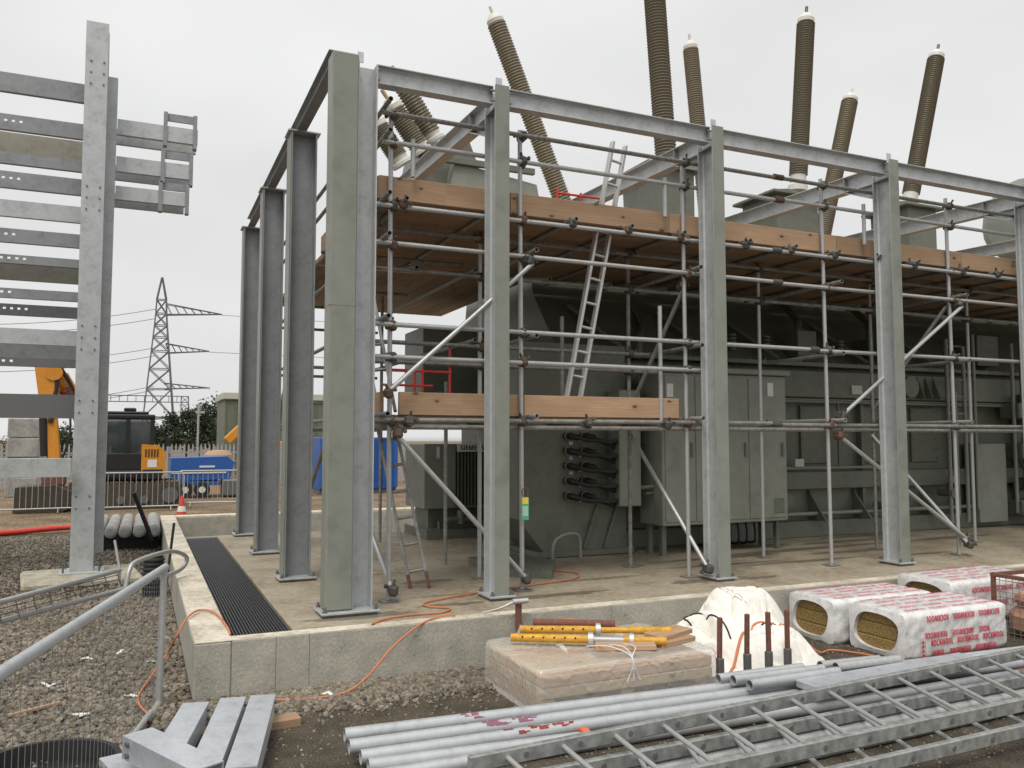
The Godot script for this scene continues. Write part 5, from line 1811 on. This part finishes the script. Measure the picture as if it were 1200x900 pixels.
	for k in 5:
		var q: Array = bc[k]
		var t := thing("steel_channel", bl[k], "steel channel", V(q[0], q[1], q[2]), 0.0, "loose galvanised channels")
		var d := V(q[3] - q[0], q[4] - q[1], q[5] - q[2])
		g = Geo.new()
		g.csec(Vector3.ZERO, d, Vector3.UP.cross(d.normalized()).normalized(), 0.15, 0.11, 0.007, 0.0)
		part(t, "channel", g, M.galv_new)
		g = Geo.new()
		for s in [-0.045, 0.045]:
			var c := d.normalized() * 0.06 + V(0.0, s * 0.6, 0)
			var sd := d.normalized().cross(Vector3.UP).normalized()
			g = Geo.new()
			g.tube(c + sd * 0.065, c + sd * 0.088, 0.013, 10)
			g.tube(c - sd * 0.088, c - sd * 0.065, 0.013, 10)
			part(t, "bolt", g, M.steel_dark)
	g = Geo.new()
	g.box(V(0, 0.03, 0), V(0.9, 0.06, 0.12), Basis(), 0.008)
	tag(part(self, "timber_bearer", g, M.timber[3], Transform3D(Basis.from_euler(V(0, 0.1, 0)), V(0.5, 0.0, -5.3))), "weathered timber bearer under the galvanised channels", "timber")
	# ---- buried duct ring at the lower left corner
	var mh := thing("black_chamber_ring", "black plastic chamber ring sunk in the gravel with wire grid over it", "chamber ring", V(-0.40, 0.0, -4.88))
	g = Geo.new()
	for k in 40:
		var a0 := TAU * k / 40.0
		var a1 := TAU * (k + 1) / 40.0
		for q in [[0.36, 1.0], [0.33, -1.0]]:
			var p0 := V(cos(a0) * q[0], 0.0, sin(a0) * q[0])
			var p1 := V(cos(a1) * q[0], 0.0, sin(a1) * q[0])
			g.quad(p0, p1, p1 + V(0, 0.13, 0), p0 + V(0, 0.13, 0), p0 * q[1])
		g.quad(V(cos(a0) * 0.33, 0.13, sin(a0) * 0.33), V(cos(a1) * 0.33, 0.13, sin(a1) * 0.33), V(cos(a1) * 0.36, 0.13, sin(a1) * 0.36), V(cos(a0) * 0.36, 0.13, sin(a0) * 0.36), Vector3.UP)
	part(mh, "ring", g, M.rubber)
	g = Geo.new()
	g.lathe([Vector2(0.33, 0.035), Vector2(0.0, 0.03)], 30)
	part(mh, "chamber_bottom", g, M.black)
	# ---- barriers lying about at the left
	var hb := thing("site_barrier", "galvanised site barrier panel with round top rail standing beside the kerb", "barrier", V(0.16, 0, -6.0))
	g = Geo.new()
	g.pipe(V(0, 0.0, 0), V(0.012, 0.92, 0), 0.021, 0.004, 12)
	part(hb, "end_post", g, M.tube)
	g = Geo.new()
	g.pipe(V(0.02, 0.905, -0.06), V(-0.70, 0.93, 3.0), 0.026, 0.004, 14)
	part(hb, "top_rail", g, M.tube_white)
	g = Geo.new()
	g.path(curve([V(0, 0.04, 0), V(-0.03, 0.02, 0.1), V(-0.08, 0.03, 0.34)], 5), 0.024, 10)
	part(hb, "bent_foot", g, M.galv_tan)
	g = Geo.new()
	g.tube(V(-0.05, 0.06, 0.25), V(-0.70, 0.08, 3.0), 0.018, 8)
	part(hb, "bottom_rail", g, M.tube)
	for k in 46:
		g = Geo.new()
		var f := 0.02 + 0.021 * k
		g.tube(V(lerpf(0, -0.7, f), 0.06, lerpf(0, 3.0, f)), V(lerpf(0.01, -0.7, f), 0.91, lerpf(0, 3.0, f)), 0.0012, 4)
		part(hb, "wire", g, M.galv_dark)
	var h2 := thing("site_barrier", "galvanised barrier panel leaning almost flat with bent end loop on the kerb", "barrier", V(-0.1, 0, -8.2))
	g = Geo.new()
	g.path([V(-2.0, 0.72, 3.35), V(-0.74, 0.61, 1.25), V(-0.03, 0.60, -0.05)], 0.021, 10)
	g.path([V(-2.0, 0.50, 3.3), V(-0.77, 0.46, 1.2), V(0.06, 0.44, -0.05), V(0.2, 0.44, -0.3)], 0.021, 10)
	part(h2, "side_rail", g, M.tube)
	g = Geo.new()
	g.path(curve([V(0.02, 0.44, 0.0), V(0.05, 0.60, -0.05), V(0.12, 0.66, -0.15), V(0.4, 0.68, -0.55), V(0.56, 0.58, -0.8), V(0.50, 0.47, -0.75), V(0.28, 0.45, -0.4)], 7), 0.021, 10)
	part(h2, "end_loop", g, M.tube)
	g = Geo.new()
	g.path([V(-0.03, 0.60, -0.05), V(-0.03, 0.44, -0.02)], 0.012, 8)
	g.path([V(-0.03, 0.60, -0.05), V(-0.08, 0.86, -0.1)], 0.012, 8)
	part(h2, "hook", g, M.tube)
	for k in 22:
		g = Geo.new()
		var f := k / 21.0
		g.tube(V(lerpf(-0.06, -2.0, f), lerpf(0.6, 0.72, f), lerpf(0.0, 3.35, f)), V(lerpf(0.0, -2.0, f), lerpf(0.44, 0.5, f), lerpf(-0.02, 3.3, f)), 0.004, 5)
		part(h2, "wire", g, M.steel_dark)
	for k in 3:
		g = Geo.new()
		var f := (k + 1) / 4.0
		g.tube(V(-0.03, lerpf(0.6, 0.44, f), -0.05), V(-2.0, lerpf(0.72, 0.5, f), 3.33), 0.004, 5)
		part(h2, "wire", g, M.steel_dark)
	# ---- cables
	for q in [[[V(0.80, 0.03, -5.85), V(1.0, 0.025, -5.76), V(1.3, 0.03, -5.75), V(1.48, 0.10, -5.80), V(1.72, 0.27, -5.93), V(1.95, 0.385, -6.02), V(2.14, 0.405, -6.12), V(2.26, 0.402, -6.13)], "orange cable running down the front of the plinth wall"], [[V(1.60, 0.40, -6.09), V(1.72, 0.40, -6.22), V(1.95, 0.40, -6.30), V(2.2, 0.40, -6.28), V(2.32, 0.40, -6.42), V(2.18, 0.40, -6.55), V(2.26, 0.40, -6.75), V(2.9, 0.40, -7.0), V(3.5, 0.40, -7.15), V(3.95, 0.40, -7.3), V(4.1, 0.40, -7.6), V(3.9, 0.40, -7.9)], "orange cable wandering over the slab by the corner column"], [[V(4.86, 0.19, -5.30), V(4.98, 0.10, -5.26), V(5.08, 0.035, -5.24), V(5.24, 0.03, -5.28), V(5.36, 0.03, -5.12), V(5.5, 0.03, -4.8), V(5.85, 0.03, -4.63), V(6.2, 0.03, -4.58), V(6.6, 0.03, -4.42), V(7.4, 0.03, -4.3)], "orange cable running from the white bag past the insulation packs"], [[V(0.10, 0.03, -5.80), V(0.04, 0.03, -6.1), V(0.06, 0.03, -6.4), V(0.22, 0.12, -6.9), V(0.29, 0.30, -6.75), V(0.37, 0.41, -6.85), V(0.47, 0.41, -7.1), V(0.57, 0.41, -6.95), V(0.612, 0.405, -6.45), V(0.615, 0.395, -6.18)], "orange cable looped over the kerb beside the grating"], [[V(2.75, 0.36, -5.62), V(2.95, 0.40, -5.66), V(3.15, 0.38, -5.6), V(3.35, 0.34, -5.5)], "short orange cable lying over the yellow props"]]:
		g = Geo.new()
		g.path(curve(q[0], 9), 0.0075, 8)
		tag(part(self, "orange_cable", g, M.orange_cable), q[1], "cable", "orange site cables")
	# clamp with rusty bar at the wall edge
	var cl := thing("rusty_clamp_bar", "rusty flat bar with a shiny clamp hooked over the plinth wall edge", "clamp", V(2.735, 0.28, -5.99))
	g = Geo.new()
	g.box(V(0, 0.12, 0), V(0.05, 0.26, 0.02), Basis(), 0.003)
	part(cl, "bar", g, M.rust)
	g = Geo.new()
	g.tube(V(-0.06, 0.22, 0.02), V(0.07, 0.22, 0.02), 0.022, 10)
	g.path(curve([V(-0.05, 0.22, 0.02), V(-0.15, 0.17, -0.02), V(-0.26, 0.13, -0.1)], 6), 0.009, 6)
	g.tube(V(0, -0.03, 0.02), V(0.02, 0.03, 0.03), 0.025, 10)
	part(cl, "clamp", g, M.alu)
	# scaffold inspection tag
	var tg := thing("inspection_tag", "small green and yellow inspection tag hung on the scaffold standard", "tag", V(3.2, 1.02, -6.865))
	g = Geo.new()
	g.box(V(0, 0.11, 0), V(0.075, 0.2, 0.006), Basis(), 0.002)
	part(tg, "holder", g, M.green_tag)
	g = Geo.new()
	g.box(V(0, 0.185, 0.004), V(0.06, 0.06, 0.003))
	part(tg, "yellow_strip", g, M.yellow_tag)
	g = Geo.new()
	g.box(V(0, 0.09, 0.004), V(0.055, 0.09, 0.003))
	part(tg, "card", g, mat(lin(0.35, 0.6, 0.5), 0.5))
	g = Geo.new()
	g.path(curve([V(-0.02, 0.21, 0), V(-0.03, 0.27, 0), V(0, 0.3, 0), V(0.03, 0.27, 0), V(0.02, 0.21, 0)], 5), 0.006, 6)
	part(tg, "hook", g, M.rust)
	# ---- ladders on the scaffold
	ladder("access_ladder", "aluminium ladder leaning from the lower deck up through the upper deck", V(3.87, 1.98, -7.25), V(4.40, 4.78, -7.15), V(1, -0.17, 0).normalized(), 0.15, M.alu, "", M.red_dull)
	ladder("access_ladder", "aluminium ladder standing on the slab beside the corner column", V(2.40, S, -7.45), V(2.14, 1.93, -7.75), V(0.95, 0.16, 0.3).normalized(), 0.17, M.ladder_grey, "", M.rust)
	ladder("access_ladder", "grey ladder on the left return of the scaffolding above the lower deck", V(2.0, 2.0, -7.2), V(1.78, 4.1, -7.9), V(0.9, 0.1, 0.3).normalized(), 0.15, M.ladder_grey)
	# scraps
	var sc := [[-0.35, -7.5], [-0.1, -7.6], [-0.55, -6.8], [-0.02, -6.3], [0.12, -7.2], [-0.3, -6.0], [1.2, -5.8], [6.0, -3.0]]
	for k in 8:
		g = Geo.new()
		g.box(V(0, 0.03, 0), V(0.06 + 0.03 * (k % 3), 0.006, 0.022), Basis.from_euler(V(0.2, k * 1.1, 0.15)))
		g.box(V(0.03, 0.032, 0.03), V(0.06, 0.005, 0.025), Basis.from_euler(V(0.1, k * 1.9, -0.2)))
		tag(part(self, "white_scrap", g, M.white, Transform3D(Basis(), V(sc[k][0], 0, sc[k][1]))), "small torn white scrap lying on the ground", "scrap", "white scraps on the gravel")
	g = Geo.new()
	g.bar(V(-0.15, 0.03, 0.05), V(0.12, 0.035, -0.1), 0.02, 0.015)
	tag(part(self, "wood_stick", g, M.timber[2], Transform3D(Basis(), V(-0.55, 0, -6.2))), "thin pale wood stick lying on the gravel", "stick")

func daub(dn: Vector3, rad: float, a0: float, a1: float, n: int, sd: int) -> Geo:
	# rubbed patches of spray paint on the upper side of a tube that runs along dn
	var g := Geo.new()
	var r := RandomNumberGenerator.new()
	r.seed = sd
	var s := Vector3.UP.cross(dn).normalized()
	var u := dn.cross(s)
	for i in n:
		var a := r.randf_range(a0, a1)
		var l := r.randf_range(0.02, 0.09)
		var c := r.randfn(0.3, 0.4)
		var w := r.randf_range(0.2, 0.8)
		for k in 3:
			var t0 := c + w * (k / 3.0 - 0.5)
			var t1 := c + w * ((k + 1) / 3.0 - 0.5)
			var d0 := u * cos(t0) - s * sin(t0)
			var d1 := u * cos(t1) - s * sin(t1)
			var e := l * r.randf_range(0.6, 1.2)
			g.quad(dn * a + d0 * rad, dn * a + d1 * rad, dn * (a + e) + d1 * rad, dn * (a + e) + d0 * rad, d0)
	return g

func lattice_ladder(label: String, a0: Vector3, a1: Vector3, b0: Vector3, b1: Vector3) -> void:
	var t := thing("lattice_ladder_beam", label, "ladder beam", a0, 0.0, "lattice ladder beams on the ground")
	for q in [[a0, a1], [b0, b1]]:
		var g := Geo.new()
		g.bar(q[0] - a0, q[1] - a0, 0.038, 0.075, 0.006)
		var st := part(t, "stile", g, M.ladder_grey)
		g = Geo.new()
		var d: Vector3 = q[1] - q[0]
		var L := d.length()
		var k := 0.3
		while k < L:
			g.tube(q[0] - a0 + d / L * k + V(0, 0.0, 0.017), q[0] - a0 + d / L * k + V(0, 0.0, 0.024), 0.014, 10)
			k += 0.31
		part(st, "rivets", g, M.steel_dark)
	var L2 := a0.distance_to(a1)
	var k2 := 0.2
	while k2 < L2 - 0.1:
		var f := k2 / L2
		var g := Geo.new()
		g.tube(a0.lerp(a1, f) - a0, b0.lerp(b1, f - 0.03) - a0, 0.013, 8)
		part(t, "rung", g, M.tube)
		k2 += 0.315

func bulk_bag() -> void:
	var t := thing("bulk_bag", "slumped white woven bulk bag with orange stripe leaning on the wall", "bulk bag", V(4.44, 0, -5.5))
	var f := FastNoiseLite.new()
	f.seed = 12
	f.frequency = 1.0
	f.fractal_octaves = 2
	var N := 150
	var hgt := func(x: float, z: float) -> float:
		# two slumped lobes and creases
		var wv := 0.07 * f.get_noise_2d(x * 1.5, z * 1.5)
		var r1 := Vector2((x - 0.18) / 0.66, (z + 0.17) / 0.42).length() + wv
		var r2 := Vector2((x - 0.02 - 0.4 * z) / 0.58, (z - 0.12) / 0.44).length() + wv
		var r3 := Vector2((x + 0.30) / 0.50, (z + 0.02) / 0.50).length() + wv
		var h1 := 0.50 * (1.0 - smoothstep(0.28, 1.0, r1))
		var h2 := 0.28 * (1.0 - smoothstep(0.3, 1.0, r2) ** 1.7)
		var h3 := 0.33 * (1.0 - smoothstep(0.15, 1.0, r3) ** 1.2)
		var h := log(exp(h1 * 16.0) + exp(h2 * 16.0) + exp(h3 * 16.0) - 2.0) / 16.0
		var cre := absf(f.get_noise_2d(x * 1.3 + 9.0 + z * 2.2, z * 1.7 - x * 1.9))
		var cre2 := absf(f.get_noise_2d(x * 3.4 - z * 2.6, z * 2.8 + x * 3.6 + 4.0))
		var fold := -0.05 * (1.0 - smoothstep(0.0, 0.09, cre)) - 0.02 * (1.0 - smoothstep(0.0, 0.10, cre2)) + 0.03 * f.get_noise_2d(x * 2.4 + 3.0, z * 2.4)
		var mouth := Vector2((x + 0.34) / 0.09, (z - 0.06) / 0.16).length()
		return maxf(0.0, h + fold * clampf(h * 6.0, 0.0, 1.0) - 0.15 * (1.0 - smoothstep(0.6, 1.05, mouth)) * clampf(h * 4.0, 0.0, 1.0))
	var g := Geo.new()
	var P := []
	var Nn := []
	for j in N + 1:
		for i in N + 1:
			var x := lerpf(-0.8, 0.8, float(i) / N)
			var z := lerpf(-0.49, 0.60, float(j) / N)
			P.append(V(x, hgt.call(x, z), z))
			var e := 0.01
			Nn.append(V(hgt.call(x - e, z) - hgt.call(x + e, z), 2.0 * e, hgt.call(x, z - e) - hgt.call(x, z + e)).normalized())
	for j in N:
		for i in N:
			var a := j * (N + 1) + i
			var ids := [a, a + 1, a + N + 2, a + N + 1]
			if P[ids[0]].y + P[ids[1]].y + P[ids[2]].y + P[ids[3]].y < 0.03:
				continue
			g.stri(P[ids[0]], P[ids[1]], P[ids[2]], Nn[ids[0]], Nn[ids[1]], Nn[ids[2]])
			g.stri(P[ids[0]], P[ids[2]], P[ids[3]], Nn[ids[0]], Nn[ids[2]], Nn[ids[3]])
	part(t, "sack", g, M.bag)
	var on := func(pts: Array, lift: float) -> Array:
		var o := []
		for p in curve(pts, 10):
			o.append(V(p.x, hgt.call(p.x, p.z) + lift, p.z))
		return o
	g = Geo.new()
	g.path(on.call([V(-0.38, 0, 0.40), V(-0.15, 0, 0.26), V(0.12, 0, 0.14), V(0.36, 0, 0.15), V(0.52, 0, 0.26)], 0.0), 0.012, 7)
	part(t, "orange_stripe", g, M.orange_cable)
	for q in [[V(0.1, 0, -0.32), V(0.06, 0, -0.1), V(0.1, 0, 0.02)], [V(0.02, 0, -0.34), V(0.0, 0, -0.12), V(0.07, 0, 0.0)]]:
		g = Geo.new()
		g.path(on.call(q, 0.001), 0.005, 6)
		part(t, "seam", g, M.grey_label)
	for q in [[V(-0.46, 0, 0.04), V(-0.40, 0, -0.14), V(-0.27, 0, -0.10), V(-0.22, 0, 0.10), V(-0.24, 0, 0.24)], [V(0.10, 0, 0.20), V(0.18, 0, 0.16), V(0.24, 0, 0.20)], [V(0.48, 0, 0.1), V(0.54, 0, 0.2), V(0.56, 0, 0.3)], [V(-0.75, 0, -0.1), V(-0.66, 0, -0.2), V(-0.56, 0, -0.14)]]:
		g = Geo.new()
		g.path(on.call(q, 0.006), 0.007, 7)
		part(t, "lifting_strap", g, M.rubber)

func wrapped_pallet() -> void:
	var t := thing("wrapped_timber_pack", "low timber pack on a pallet wrapped in crumpled clear tan film", "timber pack", V(3.05, 0, -5.3))
	var g := Geo.new()
	for x in [-0.62, -0.02, 0.58]:
		g = Geo.new()
		g.box(V(x, 0.045, 0.0), V(0.1, 0.09, 0.86), Basis(), 0.006)
		part(t, "bearer", g, M.timber[3])
	for k in 6:
		for j in 2:
			g = Geo.new()
			g.box(V(0, 0, 0), V(1.34, 0.07, 0.135), Basis(), 0.006)
			part(t, "plank", g, M.pale_timber if (k + j) % 3 else M.timber[2], Transform3D(Basis.from_euler(V(0, rng.randf_range(-0.01, 0.01), 0)), V(0, 0.13 + 0.074 * j, -0.37 + 0.148 * k)))
	# film shell, crumpled
	var f := FastNoiseLite.new()
	f.seed = 33
	f.frequency = 1.0
	f.fractal_octaves = 4
	g = Geo.new()
	var NA := 260
	var prof := [Vector2(1.05, 0.004), Vector2(1.015, 0.03), Vector2(1.01, 0.09), Vector2(1.008, 0.16), Vector2(1.005, 0.225), Vector2(1.0, 0.27), Vector2(0.98, 0.287), Vector2(0.9, 0.291), Vector2(0.7, 0.290), Vector2(0.5, 0.289), Vector2(0.25, 0.289), Vector2(0.03, 0.289)]
	var P := []
	for i in 60:
		var u := i / 59.0 * (prof.size() - 1)
		var i0 := mini(int(u), prof.size() - 2)
		var q: Vector2 = prof[i0].lerp(prof[i0 + 1], u - i0)
		var row := []
		for k in NA:
			var a := TAU * k / NA
			var r := pow(pow(absf(cos(a)), 26.0) + pow(absf(sin(a)), 26.0), -1.0 / 26.0)
			var p := V(cos(a) * r * q.x * 0.70, q.y, sin(a) * r * q.x * 0.465)
			var side := clampf((0.287 - q.y) * 60.0, 0.0, 1.0)
			var fold := absf(f.get_noise_3d(p.x * 1.6 + p.y * 6.0, p.y * 3.0 - p.x * 2.5 + p.z * 3.0, p.z * 1.6 + p.y * 5.0))
			var fold2 := absf(f.get_noise_3d(p.x * 5.0 - p.y * 11.0 + 30.0, p.y * 5.0 + p.z * 6.0, p.z * 4.0 - p.x * 4.0))
			var o := V(cos(a), 0.15, sin(a)).normalized().lerp(Vector3.UP, 1.0 - side)
			p += o * (0.10 * maxf(0.0, 0.07 - fold) + 0.10 * maxf(0.0, 0.05 - fold2)) * clampf(q.y * 20.0, 0.6, 1.0)
			row.append(p)
		P.append(row)
	g.grid(P, true)
	part(t, "film_wrap", g, M.film)
	# torn film strips standing up on the top
	for k in 7:
		g = Geo.new()
		var b := V(-0.45 + 0.12 * k, 0.28, -0.12 + 0.05 * sin(k * 2.0))
		var pts := []
		for j in 6:
			pts.append([b + V(0.03 * j * cos(k * 1.3), 0.035 * sin(j * 0.6 + 0.3) , 0.03 * j * sin(k * 1.7)), 0.03 - 0.004 * j])
		for j in 5:
			var w := V(sin(k * 1.3), 0.2, cos(k * 1.1)).normalized()
			g.quad(pts[j][0] - w * pts[j][1], pts[j][0] + w * pts[j][1], pts[j + 1][0] + w * pts[j + 1][1], pts[j + 1][0] - w * pts[j + 1][1])
		part(t, "torn_film", g, M.film)
	# loose boards on top
	var q := [["thick pale board offcut lying on the wrapped pack near its front edge", 0.10, 0.305, 0.20, 0.42, -0.45, 2], ["pale board offcut stacked at the bag end of the wrapped pack", 0.52, 0.335, 0.12, 0.36, 0.3, 0], ["brown board offcut under the one at the bag end", 0.50, 0.30, 0.18, 0.34, 0.2, 1]]
	for k in 3:
		g = Geo.new()
		g.box(Vector3.ZERO, V(q[k][4], 0.035, 0.17), Basis(), 0.004)
		tag(part(self, "board_offcut", g, M.timber[q[k][6]], Transform3D(Basis.from_euler(V(0.02, q[k][5], 0.02)), V(3.05 + q[k][1], q[k][2] + 0.01, -5.3 + q[k][3]))), q[k][0], "board", "loose board offcuts")
	# yellow adjustable props
	for k in 2:
		var pr := thing("adjustable_prop", ["yellow adjustable steel prop with holed outer tube on the wrapped pack", "yellow adjustable steel prop with bright collar lying behind the other prop"][k], "prop", [V(2.46, 0.345, -5.52), V(2.58, 0.37, -5.62)][k], 0.0, "yellow props")
		var d: Vector3 = [V(0.98, -0.01, 0.52), V(1.15, -0.01, 0.52)][k]
		var dn := d.normalized()
		g = Geo.new()
		g.pipe(Vector3.ZERO, dn * 0.55, 0.029, 0.004, 14)
		part(pr, "outer_tube", g, M.yellow)
		g = Geo.new()
		for j in 6:
			g.tube(dn * (0.08 + 0.075 * j) + V(-0.008, 0.012, 0.0268), dn * (0.08 + 0.075 * j) + V(-0.008, 0.012, 0.0285), 0.008, 8)
		part(pr, "pin_hole", g, M.black)
		g = Geo.new()
		g.tube(dn * 0.5, dn * 0.82, 0.022, 12)
		part(pr, "inner_tube", g, M.tube_white if k == 0 else M.yellow)
		g = Geo.new()
		g.tube(dn * 0.55, dn * 0.585, 0.05, 14)
		g.tube(dn * 0.57 + V(0, 0.05, 0), dn * 0.57 - V(0, 0.06, 0), 0.009, 8)
		part(pr, "collar_nut", g, M.alu)
		g = Geo.new()
		g.tube(dn * 0.80, dn * 1.10, 0.028, 14)
		part(pr, "end_tube", g, M.yellow)
		if k == 0:
			g = Geo.new()
			g.tube(dn * 0.84, dn * 0.87, 0.052, 14)
			g.tube(dn * 0.855 + V(0, 0.05, 0.0), dn * 0.855 - V(-0.03, 0.085, 0), 0.009, 8)
			part(pr, "handle_nut", g, M.alu)
	g = Geo.new()
	g.tube(V(2.70, 0.40, -5.66), V(3.25, 0.39, -5.40), 0.03, 12)
	tag(part(self, "rusty_tube", g, M.rust, Transform3D()), "rusty brown tube lying between the yellow props", "tube")
	g = Geo.new()
	for k in 3:
		g.path(curve([V(2.9 + 0.1 * k, 0.31, -5.2), V(2.98 + 0.08 * k, 0.34, -5.02 + 0.03 * k), V(3.06, 0.29, -4.86), V(3.0 + 0.05 * k, 0.15, -4.83)], 6), 0.004, 5)
	tag(part(self, "white_strapping", g, M.white), "cut white plastic strapping lying over the wrapped timber pack", "strapping")

func _ready() -> void:
	rng.seed = 20
	sky_and_light()
	materials()
	ground_and_plinth()
	portal_frame()
	left_frame()
	transformer()
	scaffold()
	background()
	excavator()
	foreground()
	gravel()
